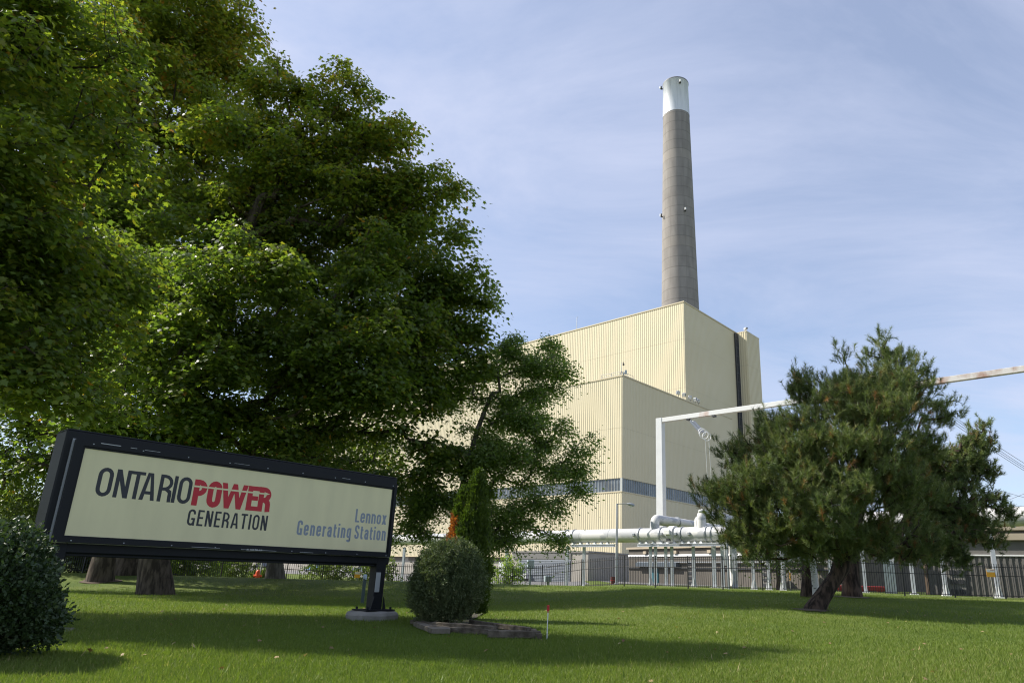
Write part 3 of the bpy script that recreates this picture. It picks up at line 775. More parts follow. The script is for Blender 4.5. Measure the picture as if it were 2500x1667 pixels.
# yard opening between: distant store with yellow gable
yd, bx, L, d = seg_building('yellow_store', 'far cream store with an arched yellow doorway seen through the yard opening', (34, 80), (52, 80), 0, 4.0, 8, M_cream, M_beige)
bx(2, 4, -.1, -.01, .3, 3.2, 'archway', mat('arch_yellow', (.70, .55, .20), .6)); bx(2.3, 3.7, -.2, -.11, .3, 2.7, 'doorway', M_dark); bx(8, 12, -.2, -.02, 1.2, 2.6, 'window', M_dark)
gt, bx, L, d = seg_building('grey_portal', 'broad pale concrete pier standing in the yard opening', tuple(at_d(2158, 1400, 50).xy), tuple(at_d(2186, 1400, 50).xy), 0, 4.2, 1.0, M_white, M_white)
rb = empty('red_barrier', (at_d(2100, 1430, 55).x, at_d(2100, 1430, 55).y, .5), 0, 'low red barrier on the ground in the yard opening', 'barrier')
MB().bbox((0, 0, .28), (3.4, .4, .34), .05).build('rail', mat('dark_red', (.24, .02, .02), .6), rb)
t = MB(); [t.box((s, 0, .06), (.2, .5, .12)) for s in (-1.4, 0, 1.4)]; t.build('foot', MATS['dark_red'], rb)

# ------------------------------------------------------------------ steel picket fence
fence_mesh = {}
def fence_panel(lab, P, Q, htop=1.8):
    """one run between two posts: rails, pickets, post at P"""
    P = Vector(P); Q = Vector(Q); d = (Q - P); L = d.length; d /= L
    za, zb = G(*P), G(*Q)
    root = empty('fence_panel', (P.x, P.y, za), 0, lab, 'fence', 'black steel picket fence panels')
    s = MB()
    n = max(2, int(L / .125))
    for k in range(1, n):
        q = d * (L * k / n); z = (zb - za) * k / n
        s.box((q.x, q.y, z + htop / 2 + .05), (.024, .024, htop - .1), math.atan2(d.y, d.x))
    s.build('picket', M_blackfence, root)
    s = MB()
    for h in (.16, htop - .16, htop - .62):
        s.tube([(0, 0, h), (d.x * L, d.y * L, h + zb - za)], .018, 4, smooth=False)
    s.build('rail', M_blackfence, root)
    s = MB(); s.box((0, 0, htop / 2), (.06, .06, htop + .06), math.atan2(d.y, d.x)); s.build('post', M_blackfence, root)
    return root
fpts = []
for (u, Yv) in ((2750, 39.5), (2447, 38.2), (1960, 38.3), (1764, 39.6), (1600, 42.2), (1524, 43.9), (1420, 45.6), (1324, 46.6), (1180, 47), (960, 47), (700, 46), (540, 44.5), (395, 42), (200, 41), (60, 41), (-150, 41)):
    k = ray(u, 1400); fpts.append(Vector((k.x / k.y * Yv, Yv)))
run = []
for a, b in zip(fpts[:-1], fpts[1:]):
    m = max(1, round((b - a).length / 2.44))
    run += [a.lerp(b, k / m) for k in range(m)]
run.append(fpts[-1])
M_blackfence = M_blackfence
for k, (a, b) in enumerate(zip(run[:-1], run[1:])):
    fence_panel('black steel picket fence panel standing at the far edge of the lawn', a, b)
# concrete strip under the right part of the fence
M_strip = mat('edging', (.36, .33, .26), .9)
mb = MB()
rp = [p for p in run if p.x > 9]
for a, b in zip(rp[:-1], rp[1:]):
    vs = [(a.x, a.y - .22, G(a.x, a.y - .22) + .03), (b.x, b.y - .22, G(b.x, b.y - .22) + .03), (b.x, b.y + .1, G(b.x, b.y + .1) + .03), (a.x, a.y + .1, G(a.x, a.y + .1) + .03)]
    mb.add(vs, [(0, 1, 2, 3)])
tag(mb.build('mowing_strip', M_strip), kind='structure')

# ------------------------------------------------------------------ the sign
SO = Vector((-8.0232, 11.2161)); SA = R_(50.1294); su = Vector((math.cos(SA), math.sin(SA)))
sg = empty('entrance_sign', (SO.x, SO.y, 0), SA, 'long black framed cream sign with black and red lettering on one steel post', 'sign')
# local frame: x along the sign, y away from the viewer, z up
SW = 6.155
M_panel = mat('sign_panel', (.76, .69, .415), .35, spec=.4, noise=.07, nscale=1.6, stretch=(2.2, 1, .5))
t = MB(); t.bbox((SW / 2 - .05, .36, 2.155), (SW + .46, .56, 1.95), .02); cab = t.build('cabinet', M_black, sg)
t = MB(); t.bbox((SW / 2 - .05, .36, 3.14), (SW + .44, .54, .03), .01); t.build('top_cap', M_black, cab)
t = MB(); t.box((SW / 2 - .02, .065, 2.165), (SW + .32, .03, 1.66)); t.build('edge_trim', mat('worn_aluminium', (.30, .31, .33), .4, metal=.4), sg)
# front frame: four mitred bars
def frame_bar(x0, x1, z0, z1, w0, w1, w2, w3, yf, yb):
    pass
t = MB()
ox0, ox1, oz0, oz1 = -.15, SW + .11, 1.345, 2.985
ix0, ix1, iz0, iz1 = 0.0, SW, 1.45, 2.855
def ring(t, o, i, y0, y1):
    (a0, a1, b0, b1), (c0, c1, d0, d1) = o, i
    O = [(a0, b0), (a1, b0), (a1, b1), (a0, b1)]; I = [(c0, d0), (c1, d0), (c1, d1), (c0, d1)]
    vs = [(x, y0, z) for x, z in O] + [(x, y0, z) for x, z in I] + [(x, y1, z) for x, z in O] + [(x, y1, z) for x, z in I]
    fs = []
    for k in range(4):
        n = (k + 1) % 4
        fs += [(k, n, 4 + n, 4 + k), (8 + k, 12 + k, 12 + n, 8 + n), (k, 8 + k, 8 + n, n), (4 + k, 4 + n, 12 + n, 12 + k)]
    t.add(vs, fs)
ring(t, (ox0, ox1, oz0, oz1), (ix0 - .035, ix1 + .035, iz0 - .035, iz1 + .035), -.035, .045)
ring(t, (ix0 - .034, ix1 + .034, iz0 - .034, iz1 + .034), (ix0, ix1, iz0, iz1), -.012, .044)
ff = t.build('front_frame', M_black, sg)
t = MB(); t.box(((ix0 + ix1) / 2, .01, (iz0 + iz1) / 2), (ix1 - ix0 + .01, .02, iz1 - iz0 + .01)); panel = t.build('panel', M_panel, sg)
# lower carrying beam
t = MB(); t.bbox((SW / 2 + .02, .30, 1.215), (SW + .2, .34, .16), .01); t.build('beam', M_black, sg)
# scratches on the paint of the frame
random.seed(4)
t = MB()
for (x, z, w, h) in ((.35, 2.975, .30, .012), (1.0, 2.965, .25, .006), (.7, 2.97, .1, .008), (2.2, 1.375, .5, .005), (3.2, 1.372, .7, .006), (4.9, 2.96, .2, .006), (2.6, 2.955, .3, .004), (4.2, 1.372, .3, .006)):
    t.box((x, -.0365, z - .01), (w, .002, h))
t.build('paint_wear', mat('bare_metal', (.42, .43, .44), .4), ff)
t = MB()
for x in np.arange(.1, SW, .755):
    for z in (1.375, 2.935): t.tube([(x, -.034, z), (x, -.041, z)], .011, 8)
t.build('screw_row', M_grey, ff)
# posts
for px, nm in ((6.13, 'post'), (-.02, 'post')):
    t = MB(); xx = px; dz = .11
    t.bbox((xx, .20, .75), (.25, .25, 1.35), .012)
    t.box((xx, .20, .215), (.75, .55, .03))
    for a in (-.3, .3):
        for b in (-.2, .2): t.tube([(xx + a, .20 + b, .22), (xx + a, .20 + b, .28)], .025, 6)
    for a in (-.2, .2):
        t.add([(xx + a - .0, .04, .23), (xx + a * .62, .04, .23), (xx + a * .62, .04, .5), (xx + a, .06, .23), (xx + a * .62, .06, .23), (xx + a * .62, .06, .5)], [(0, 1, 2), (3, 5, 4), (0, 3, 4, 1), (1, 4, 5, 2), (2, 5, 3, 0)])
    t.build(nm, M_black, sg)
t = MB(); t.bbox((6.07, .068, .80), (.12, .012, .42), .004); t.build('notice_plate', mat('plate_grey', (.40, .42, .42), .5), sg)
t = MB(); t.bbox((6.31, .42, 1.0), (.10, .12, .34), .02); t.bbox((6.31, .42, .62), (.09, .1, .2), .02); t.build('meter_box', M_bluegrey, sg)
# footing
def footing(name, lab, loc):
    s = MB(); n = 28; random.seed(9); prof = [(.56, -.25), (.60, .02), (.57, .07), (.50, .10), (0.01, .105)]
    vs = []
    for j, (r, z) in enumerate(prof):
        for k in range(n):
            a = 2 * math.pi * k / n; rr = r * (1 + .03 * math.sin(3 * a + 1) + .02 * math.sin(7 * a)); rr *= 1 if abs(math.cos(a)) < .9 else .98
            vs.append((rr * math.cos(a), rr * .86 * math.sin(a), z + .006 * math.sin(5 * a + j)))
    fs = [(i * n + k, i * n + (k + 1) % n, (i + 1) * n + (k + 1) % n, (i + 1) * n + k) for i in range(len(prof) - 1) for k in range(n)]
    s.add(vs, fs); o = s.build(name, M_conc, sg, loc); return o
footing('footing', '', (6.13, .22, .09)); footing('footing', '', (-.02, .22, -.06))

# lettering: strokes laid flat on the panel, each a fraction of a millimetre prouder than the last
class Letters:
    def __init__(s): s.mb = MB(); s.k = 0
    def ribbon(s, pts, w, closed=False, y=-.001):
        pts = [Vector(p) for p in pts]
        n = len(pts); L = []; Rr = []
        for i in range(n):
            a = pts[(i - 1) % n] if (closed or i > 0) else None
            b = pts[(i + 1) % n] if (closed or i < n - 1) else None
            d1 = (pts[i] - a).normalized() if a is not None else None
            d2 = (b - pts[i]).normalized() if b is not None else None
            if d1 is None: d1 = d2
            if d2 is None: d2 = d1
            n1 = Vector((-d1.y, d1.x)); n2 = Vector((-d2.y, d2.x)); m = (n1 + n2)
            m = m.normalized() if m.length > 1e-6 else n1
            c = max(.5, m.dot(n1)); ww = w[i] if hasattr(w, '__len__') else w
            L.append(pts[i] + m * (ww / 2 / c)); Rr.append(pts[i] - m * (ww / 2 / c))
        s.k += 1; yy = y - .00025 * (s.k % 8)
        vs = [(p.x, yy, p.y) for p in L] + [(p.x, yy, p.y) for p in Rr]
        fs = [(i, (i + 1) % n, n + (i + 1) % n, n + i) for i in range(n if closed else n - 1)]
        s.mb.add(vs, fs)
    def poly(s, pts, y=-.001):
        s.k += 1; yy = y - .00025 * (s.k % 8)
        s.mb.add([(p[0], yy, p[1]) for p in pts], [tuple(range(len(pts)))])
def arc(cx, cy, rx, ry, a0, a1, n=8):
    return [(cx + rx * math.cos(R_(a0 + (a1 - a0) * k / n)), cy + ry * math.sin(R_(a0 + (a1 - a0) * k / n))) for k in range(n + 1)]
def glyph(ch, w, h, t, th):
    """strokes of a condensed grotesque: list of (points, width, closed); box 0..w, 0..h"""
    i = t / 2; j = th / 2; x0, x1 = i, w - i; y0, y1 = j, h - j; r = (x1 - x0) / 2; ry = min(r * 1.15, (y1 - y0) / 2); cx = w / 2
    def V(x, a=0, b=h): return ([(x, a), (x, b)], t, False)
    def Hh(y, a, b): return ([(a, y), (b, y)], th, False)
    loop = arc(cx, y1 - ry, r, ry, 0, 180) + arc(cx, y0 + ry, r, ry, 180, 360)
    if ch == 'O': return [(loop, t, True)]
    if ch == 'N': return [V(x0), V(x1), ([(x0 - i * .6, h), (x0 + i * .9, h)], .0001, False), ('poly', [(0, h), (t * 1.15, h), (w, 0), (w - t * 1.15, 0)])]
    if ch == 'T': return [V(cx), Hh(y1, 0, w)]
    if ch == 'A': return [('poly', [(0, 0), (t * 1.05, 0), (cx + t * .1, h), (cx - t * .75, h)]), ('poly', [(w, 0), (w - t * 1.05, 0), (cx - t * .1, h), (cx + t * .75, h)]), Hh(h * .27, w * .2, w * .8)]
    if ch == 'I': return [V(cx)]
    if ch == 'E': return [V(x0), Hh(y1, 0, w), Hh(y0, 0, w), Hh(h * .51, 0, w * .92)]
    if ch == 'F': return [V(x0), Hh(y1, 0, w), Hh(h * .51, 0, w * .92)]
    if ch == 'L': return [V(x0), Hh(y0, 0, w)]
    if ch in 'PR':
        mid = h * .47; rr = (y1 - mid) / 2; rx = min(rr, x1 - x0)
        bowl = [(0, y1), (x1 - rx, y1)] + arc(x1 - rx, (y1 + mid) / 2, rx, rr, 90, -90)[1:] + [(0, mid)]
        s = [V(x0), (bowl, t * .93, False)]
        if ch == 'R': s.append(([(w * .55, mid), (x1 - t * .12, mid - h * .09), (x1 - t * .02, mid - h * .16), (x1 + t * .02, h * .1), (x1 + t * .08, 0)], t, False))
        return s
    if ch == 'W': 
        q = t * .95
        return [('poly', [(0, h), (q, h), (w * .27 + q * .5, 0), (w * .27 - q * .45, 0)]), ('poly', [(w * .27 - q * .5, 0), (w * .27 + q * .5, 0), (cx + q * .42, h), (cx - q * .42, h)]),
                ('poly', [(w * .73 - q * .5, 0), (w * .73 + q * .5, 0), (cx + q * .42, h), (cx - q * .42, h)]), ('poly', [(w, h), (w - q, h), (w * .73 - q * .5, 0), (w * .73 + q * .45, 0)])]
    if ch == 'G':
        return [([(x1, h * .70)] + arc(cx, y1 - ry, r, ry, 0, 180) + arc(cx, y0 + ry, r, ry, 180, 345), t, False), V(x1, 0, h * .47), Hh(h * .47 - j, cx, w)]
    if ch == 'S':
        return [([(x1, h * .72)] + arc(cx, y1 - ry * .9, r, ry * .9, 0, 180) + [(x0, h * .66), (x0 + t * .3, h * .57), (x1 - t * .3, h * .42), (x1, h * .33)] + arc(cx, y0 + ry * .9, r, ry * .9, 0, -180) + [(x0, h * .29)], t, False)]
    if ch == 'J': return [([(x1, h)] + arc(cx, y0 + ry, r, ry, 0, -180), t, False)]
    if ch == '3': return [(arc(cx, h * .73, r, h * .23, 160, -90) + arc(cx, h * .27, r, h * .23, 90, -160), t, False)]
    if ch == '8': return [(arc(cx, h * .73, r * .9, h * .2, 0, 350, 12), t, True), (arc(cx, h * .28, r, h * .24, 0, 350, 12), t, True)]
    if ch == '9': return [(arc(cx, h * .68, r, h * .26, 0, 350, 12), t, True), ([(x1, h * .7), (x1, h * .3)] + arc(cx, h * .28, r, h * .24, 0, -150), t, False)]
    if ch == '-': return [Hh(h * .45, 0, w)]
    # lower case: h is the cap height, xh the x height
    xh = h * .735; ryl = min(r * 1.1, xh * .3)
    if ch == 'e': return [([(x1, xh * .30)] + arc(cx, y0 + ryl, r, ryl, -20, -180) + arc(cx, xh - j - ryl, r, ryl, 180, 0) + [(x1, xh * .46)], t, False), Hh(xh * .50, t * .6, w - t * .2)]
    if ch == 'n': return [V(x0, 0, xh), ([(x0, xh - j - ryl)] + arc(cx, xh - j - ryl, r, ryl, 150, 0) + [(x1, 0)], t, False)]
    if ch == 'o': return [(arc(cx, xh - j - ryl, r, ryl, 0, 180) + arc(cx, y0 + ryl, r, ryl, 180, 360), t, True)]
    if ch == 'x': return [('poly', [(0, 0), (t * 1.15, 0), (w, xh), (w - t * 1.15, xh)]), ('poly', [(w, 0), (w - t * 1.15, 0), (0, xh), (t * 1.15, xh)])]
    if ch == 'r': return [V(x0, 0, xh), ([(x0, xh * .7), (x0 + t * .5, xh * .88), (w, xh - j * 1.2)], t * .95, False)]
    if ch == 'a': return [([(x0, xh * .72)] + arc(cx, xh - j - ryl, r, ryl, 170, 0) + [(x1, 0)], t, False), (arc(cx, y0 + xh * .24, r, xh * .25, 20, 340, 14), t, False), Hh(xh * .56, cx, x1)]
    if ch == 't': return [([(cx - w * .1, h * .93), (cx - w * .1, y0 + h * .1), (cx + w * .05, y0), (w, y0)], t, False), Hh(xh - j, 0, w)]
    if ch == 'i': return [V(cx, 0, xh), ([(cx, h * .86), (cx, h)], t, False)]
    if ch == 'g': return [(arc(cx, xh - j - ryl, r, ryl, 0, 180) + arc(cx, xh * .12 + ryl, r, ryl, 180, 360), t, True), ([(x1, xh), (x1, -h * .12)] + arc(cx, -h * .10, r, h * .11, 0, -170), t, False)]
    raise KeyError(ch)
def write(L, text, x, z, h, ws, t, th, gap, y=-.001):
    for ch in text:
        if ch == ' ': x += ws.get(' ', .4) * h; continue
        w = ws.get(ch, ws['*']) * h
        for s in glyph(ch, w, h, t, th):
            if s[0] == 'poly': L.poly([(x + a, z + b) for a, b in s[1]], y)
            elif s[1] > .001: L.ribbon([(x + a, z + b) for a, b in s[0]], s[1], s[2], y)
        x += w + gap
    return x
M_ink = mat('ink_black', (.022, .024, .032), .5); M_inkred = mat('ink_red', (.50, .008, .022), .45); M_inkgrey = mat('ink_grey', (.24, .28, .34), .5)
L1 = Letters()
for ch, xa, xb in (('O', .279, .505), ('N', .545, .765), ('T', .762, .985), ('A', .945, 1.19), ('R', 1.232, 1.455), ('I', 1.463, 1.53), ('O', 1.555, 1.782)):
    write(L1, ch, xa, 2.108, .472, {'*': (xb - xa) / .472}, .060, .055, 0)
L1.mb.build('lettering', M_ink, panel, fix=False)
L2 = Letters()
for ch, xa, xb in (('P', 1.815, 2.056), ('O', 2.070, 2.325), ('W', 2.315, 2.812), ('E', 2.818, 3.055), ('R', 3.045, 3.296)):
    write(L2, ch, xa, 2.093, .468, {'*': (xb - xa) / .468}, .100, .085, 0)
L2.mb.build('lettering', M_inkred, panel, fix=False)
L3 = Letters(); L3.ribbon([(1.80, 2.438), (3.17, 2.438)], .030, y=-.0032); L3.poly([(3.155, 2.405), (3.155, 2.472), (3.262, 2.438)], y=-.0034)
L3.mb.build('arrow_line', M_panel, panel, fix=False)
L4 = Letters()
tw = {'*': .56, 'I': .17, 'T': .56, 'A': .62, 'E': .48, 'R': .55, 'N': .57}
def fit(L, text, xa, xb, z, h, ws, t, th, y=-.001):
    tot = sum(ws.get(c, ws['*']) * h for c in text); g = (xb - xa - tot) / (len([c for c in text]) - 1)
    write(L, text, xa, z, h, {**ws, ' ': (ws.get(' ', .2) * h + g) / h}, t, th, g, y)
fit(L4, 'GENERATION', 1.803, 3.296, 1.738, .285, {'*': .45, 'I': .13, 'E': .38, 'T': .44, 'A': .5, 'R': .44, 'N': .44, 'G': .46}, .037, .034)
L4.mb.build('lettering', M_ink, panel, fix=False)
L5 = Letters()
lw = {'*': .36, 'i': .14, 't': .24, 'r': .25, 'L': .33, 'G': .40, 'S': .38, ' ': .2, 'x': .38}
fit(L5, 'Lennox', 5.262, 6.079, 2.050, .285, {**lw, '*': .40, 'L': .36, 'x': .42}, .043, .038)
fit(L5, 'Generating', 3.938, 5.20, 1.700, .29, lw, .043, .038)
fit(L5, 'Station', 5.290, 6.100, 1.700, .29, lw, .043, .038)
L5.mb.build('lettering', M_inkgrey, panel, fix=False)
L6 = Letters(); fit(L6, 'JET SIGNS 389-SIGN', 2.953, 3.259, 1.352, .026, {'*': .42, 'I': .2, ' ': .3}, .004, .004, y=-.0362)
L6.mb.build('lettering', M_whitep, ff, fix=False)

# ------------------------------------------------------------------ foliage
rng = np.random.default_rng(7)
def unit(v): return v / np.maximum(np.linalg.norm(v, axis=-1, keepdims=True), 1e-9)
LEAVES = {}
maple = np.array([(0, 0), (.10, .10), (.40, .06), (.27, .30), (.55, .50), (.25, .56), (.0, 1.0), (-.25, .56), (-.55, .50), (-.27, .30), (-.40, .06), (-.10, .10)])
LEAVES['maple'] = np.c_[maple, -.22 * np.abs(maple[:, 0]) - .12 * maple[:, 1] ** 2]
lance = np.array([(0, 0), (.17, .35), (.13, .7), (0, 1), (-.13, .7), (-.17, .35)]); LEAVES['lance'] = np.c_[lance, -.2 * np.abs(lance[:, 0]) - .1 * lance[:, 1] ** 2]
oval = np.array([(0, 0), (.26, .3), (.24, .7), (0, 1), (-.24, .7), (-.26, .3)]); LEAVES['oval'] = np.c_[oval, -.25 * np.abs(oval[:, 0])]
LEAVES['needle'] = np.array([(-.5, 0, 0), (.5, 0, 0), (0, 1, 0)], float)
def leaf_mesh(name, kind, pos, yax, nrm, size, m, parent, tint, width=1.0):
    """pos(n,3) base; yax growth direction; nrm approx normal; size(n)"""
    T = LEAVES[kind]; n, k = len(pos), len(T)
    yax = unit(yax); xax = unit(np.cross(yax, nrm)); zax = np.cross(xax, yax)
    s = size[:, None, None]
    V = pos[:, None, :] + s * (T[None, :, 0:1] * width * xax[:, None] + T[None, :, 1:2] * yax[:, None] + T[None, :, 2:3] * zax[:, None])
    V = V.reshape(-1, 3); F = np.arange(n * k).reshape(n, k)
    return np_mesh(name, V, F, m, parent, np.repeat(tint, k))

def skeleton(trunk, tips, seed=0, step=.9, up=.25, jit=.16, bias=.35):
    """nodes/parents; trunk is a list of points; tips attach to the nearest node and grow towards it"""
    rg = np.random.default_rng(seed)
    nodes = []; par = []
    for a, b in zip(trunk[:-1], trunk[1:]):
        a = np.array(a); b = np.array(b); m = max(1, int(np.linalg.norm(b - a) / step))
        for k in range(m):
            nodes.append(a + (b - a) * k / m); par.append(len(nodes) - 2)
    nodes.append(np.array(trunk[-1])); par.append(len(nodes) - 2)
    base = nodes[0]; nt = len(nodes)
    cap = len(nodes) + len(tips) * 26
    N = np.zeros((cap, 3)); N[:nt] = nodes; Pp = list(par); path = np.zeros(cap)
    for i in range(1, nt): path[i] = path[i - 1] + np.linalg.norm(N[i] - N[i - 1])
    cnt = nt; lo = max(2, int(nt * .3))
    d0 = np.min(np.linalg.norm(tips[:, None, :] - N[None, lo:nt], axis=2), axis=1)
    ends = []
    for ti in np.argsort(d0):
        t = tips[ti]; dd = np.linalg.norm(N[lo:cnt] - t, axis=1)
        # prefer starting below and inside
        pen = dd + bias * path[lo:cnt] * .35 + .6 * np.maximum(0, N[lo:cnt, 2] - t[2])
        j = lo + int(np.argmin(pen)); a = N[j].copy(); L = np.linalg.norm(t - a); m = max(1, int(L / step)); prev = j
        mid = (a + t) / 2 + np.array([0, 0, up * L * .3]) + rg.normal(0, jit * L * .25, 3)
        for k in range(1, m + 1):
            q = k / m; p = a * (1 - q) ** 2 + mid * 2 * q * (1 - q) + t * q * q
            if cnt >= cap: break
            N[cnt] = p; Pp.append(prev); path[cnt] = path[prev] + np.linalg.norm(p - N[prev]); prev = cnt; cnt += 1
        ends.append(prev)
    return N[:cnt], np.array(Pp), np.array(ends), nt
def wood_mesh(name, N, Pp, ends, nt, r_tip, r_base, m, parent, power=2.4, flare=1.35, n=7, trunk_r=None, rmin=None):
    cnt = len(N); w = np.zeros(cnt); w[ends] += 1
    for i in range(cnt - 1, 0, -1): w[Pp[i]] += w[i]
    r = r_tip * np.maximum(w, 1) ** (1 / power)
    sc = r_base / r[1]
    r = np.where(r > r_tip * 1.5, r_tip * 1.5 + (r - r_tip * 1.5) * max(.2, (r_base - r_tip * 1.5) / (r[1] - r_tip * 1.5)), r)
    h = N[:, 2] - N[0, 2]
    tr = np.arange(cnt) < nt
    r = np.where(tr, np.maximum(r, r_base * (1 - .75 * np.arange(cnt) / nt)), r)
    r = np.where(tr, r * (1 + (flare - 1) * np.exp(-h / .35)), r)
    s = MB()
    # trunk as one smooth tube
    nn = 18; rg = np.random.default_rng(3); ph = rg.uniform(0, 6.28, 4)
    ring0 = []
    pts = N[:nt]; sub = []
    vs = []
    rad = r[:nt]
    P = []; Rd = []
    for i in range(nt - 1):
        for q in (0, .33, .66): P.append(pts[i] * (1 - q) + pts[i + 1] * q); Rd.append(rad[i] * (1 - q) + rad[i + 1] * q)
    P.append(pts[-1]); Rd.append(rad[-1]); P = np.array(P)
    for i, p in enumerate(P):
        hh = p[2] - P[0][2]
        for k in range(nn):
            a = 2 * math.pi * k / nn
            b = 1 + (.10 * math.sin(3 * a + ph[0]) + .08 * math.sin(5 * a + ph[1])) * (.35 + math.exp(-hh / .6)) + .03 * math.sin(9 * a + ph[2] + hh)
            vs.append((p[0] + Rd[i] * b * math.cos(a), p[1] + Rd[i] * b * math.sin(a), p[2] - (.15 if i == 0 else 0)))
    fs = [(i * nn + k, i * nn + (k + 1) % nn, (i + 1) * nn + (k + 1) % nn, (i + 1) * nn + k) for i in range(len(P) - 1) for k in range(nn)]
    s.add(vs, fs, True)
    tk = s.build(name, m, parent, fix=False)
    # branches: tapered prisms
    idx = np.arange(nt, cnt); a = N[Pp[idx]]; b = N[idx]; ra = np.minimum(r[Pp[idx]], r[idx] * 1.35); rb = r[idx]
    d = unit(b - a); u = np.where(np.abs(d[:, 2:3]) < .9, np.array([[0, 0, 1.]]), np.array([[1., 0, 0]])); x = unit(np.cross(d, u)); y = np.cross(d, x)
    b = b + d * rb[:, None] * .6
    ang = np.arange(5) / 5 * 2 * np.pi; cs, sn = np.cos(ang)[None, :, None], np.sin(ang)[None, :, None]
    VA = a[:, None] + ra[:, None, None] * (cs * x[:, None] + sn * y[:, None]); VB = b[:, None] + rb[:, None, None] * (cs * x[:, None] + sn * y[:, None])
    V = np.concatenate([VA, VB], 1).reshape(-1, 3); n_ = len(idx); o = (np.arange(n_) * 10)[:, None, None]
    k = np.arange(5); q = np.stack([k, (k + 1) % 5, 5 + (k + 1) % 5, 5 + k], 1)[None]
    F = (o + q).reshape(-1, 4)
    np_mesh('branches', V, F, m, parent, smooth=True)
    return r

def bark(name, c1, c2, sc=6):
    m = mat(name, c1, .95, spec=.15, col2=c2, nscale=sc, bump=1.0, bscale=sc * 1.5, stretch=(1, 1, .22), lo=.4, hi=.6); return m
M_bark = bark('maple_bark', (.115, .092, .070), (.045, .036, .028), 7)
M_pbark = bark('pine_bark', (.105, .075, .058), (.028, .022, .018), 8)
M_lbark = bark('pale_bark', (.16, .145, .12), (.08, .07, .055), 7)

def lobe3(u, v, Y, rpx, fl=.9, dep=None):
    """a crown lobe seen at (u, v) with radius rpx, standing at depth Y"""
    c = at_y(u, v, Y); e = at_y(u + rpx, v, Y); R = (Vector(e) - Vector(c)).length; e2 = at_y(u, v - rpx, Y); R2 = (Vector(e2) - Vector(c)).length
    return np.array(c), np.array([R, dep or R, min(R2, R * 1.2) * fl])
def sample_lobes(lobes, n, shell=.35, rg=None, pw=2.0, zmin=None):
    rs = np.array([l[1].mean() for l in lobes]); p = rs ** pw; p /= p.sum(); k = rg.choice(len(lobes), n, p=p)
    d = unit(rg.normal(size=(n, 3))); q = shell + (1 - shell) * rg.uniform(0, 1, n) ** .5
    c = np.array([l[0] for l in lobes])[k]; R = np.array([l[1] for l in lobes])[k]
    P = c + d * R * q[:, None]
    if zmin is not None:
        P = P[P[:, 2] > zmin(P)]
    return P

def clumps(lobes, n, rc, rg, flat=.72, shell=.45):
    lobes = [(c_, np.maximum(R - .42 * rc, .3 * R)) for c_, R in lobes]
    out = []; w = np.array([R.mean() for _, R in lobes]) ** 1.8; w /= w.sum()
    for (c, R), q in zip(lobes, w):
        m = max(2, int(round(q * n)))
        d = unit(rg.normal(size=(m, 3))); t = shell + (1 - shell) * rg.uniform(0, 1, m) ** .5
        k = np.minimum(rg.uniform(.6, 1.3, m) * rc, R.mean() * 1.3)
        for i in range(m): out.append((c + d[i] * R * t[i], np.array([k[i], k[i], k[i] * flat])))
    return out
def broadleaf(name, label, cat, base, trunk, lobes, ntips, nleaf, kind, size, lm, bm, rb, seed, spread=(.42, .16), group=None, tintf=None, width=1.0, flat=.5, shell=.3, step=.9, rtip=.008, zmin=None, hang=.35, ncl=0, rc=1.0, flare=1.35):
    rg = np.random.default_rng(seed)
    root = empty(name, (0, 0, 0), 0, label, cat, group)
    src = clumps(lobes, ncl, rc, rg) if ncl else lobes
    tips = sample_lobes(src, ntips, shell, rg, zmin=zmin)
    N, Pp, ends, nt = skeleton([np.array(base)] + [np.array(t) for t in trunk], tips, seed, step=step)
    wood_mesh('trunk', N, Pp, ends, nt, rtip, rb, bm, root, flare=flare)
    n = len(ends); c = N[ends]; pa = N[Pp[ends]]; dr = unit(c - pa)
    cen = np.array([l[0] for l in lobes]).mean(0)
    per = rg.poisson(nleaf, n).clip(3); k = np.repeat(np.arange(n), per); m = len(k)
    sz = rg.uniform(.7, 1.35, n)
    off = rg.normal(size=(m, 3)) * np.array([spread[0], spread[0], spread[1]]) * sz[k][:, None]
    off[:, 2] -= .28 * (off[:, 0] ** 2 + off[:, 1] ** 2) / spread[0]      # sprays droop at their edges
    pos = c[k] - dr[k] * rg.uniform(0, .5, m)[:, None] + off
    outw = unit(pos - np.array([N[nt // 2][0], N[nt // 2][1], 0]) * 1.0 - np.array([0, 0, 1]) * pos[:, 2:3]) if False else unit(np.c_[off[:, :2] * 1.2 + dr[k][:, :2] * .4, np.zeros(m)] + 1e-4)
    y = outw + rg.normal(size=(m, 3)) * .45; y[:, 2] -= hang + rg.uniform(0, .5, m)
    nr = np.array([0, 0, 1.]) + rg.normal(size=(m, 3)) * flat + unit(off) * .25
    ct = rg.normal(0, .10, n)
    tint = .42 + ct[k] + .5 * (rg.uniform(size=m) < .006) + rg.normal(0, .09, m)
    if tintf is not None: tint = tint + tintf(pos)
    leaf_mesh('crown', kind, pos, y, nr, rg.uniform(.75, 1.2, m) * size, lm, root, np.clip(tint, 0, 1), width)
    return root, m

LM_maple = leaf_mat('maple_leaf', [(0, (.046, .080, .020)), (.4, (.090, .132, .027)), (.62, (.150, .180, .029)), (.82, (.22, .20, .028)), (1, (.34, .15, .035))], rough=.42, trans=.5, spec=.38, transcol=1.9)
LM_ash = leaf_mat('small_tree_leaf', [(0, (.070, .115, .030)), (.5, (.145, .205, .050)), (1, (.27, .29, .08))], rough=.42, trans=.5, transcol=1.7)
LM_shrub = leaf_mat('shrub_leaf', [(0, (.05, .08, .02)), (.5, (.11, .15, .04)), (1, (.24, .25, .08))], rough=.4, trans=.35)
total = 0
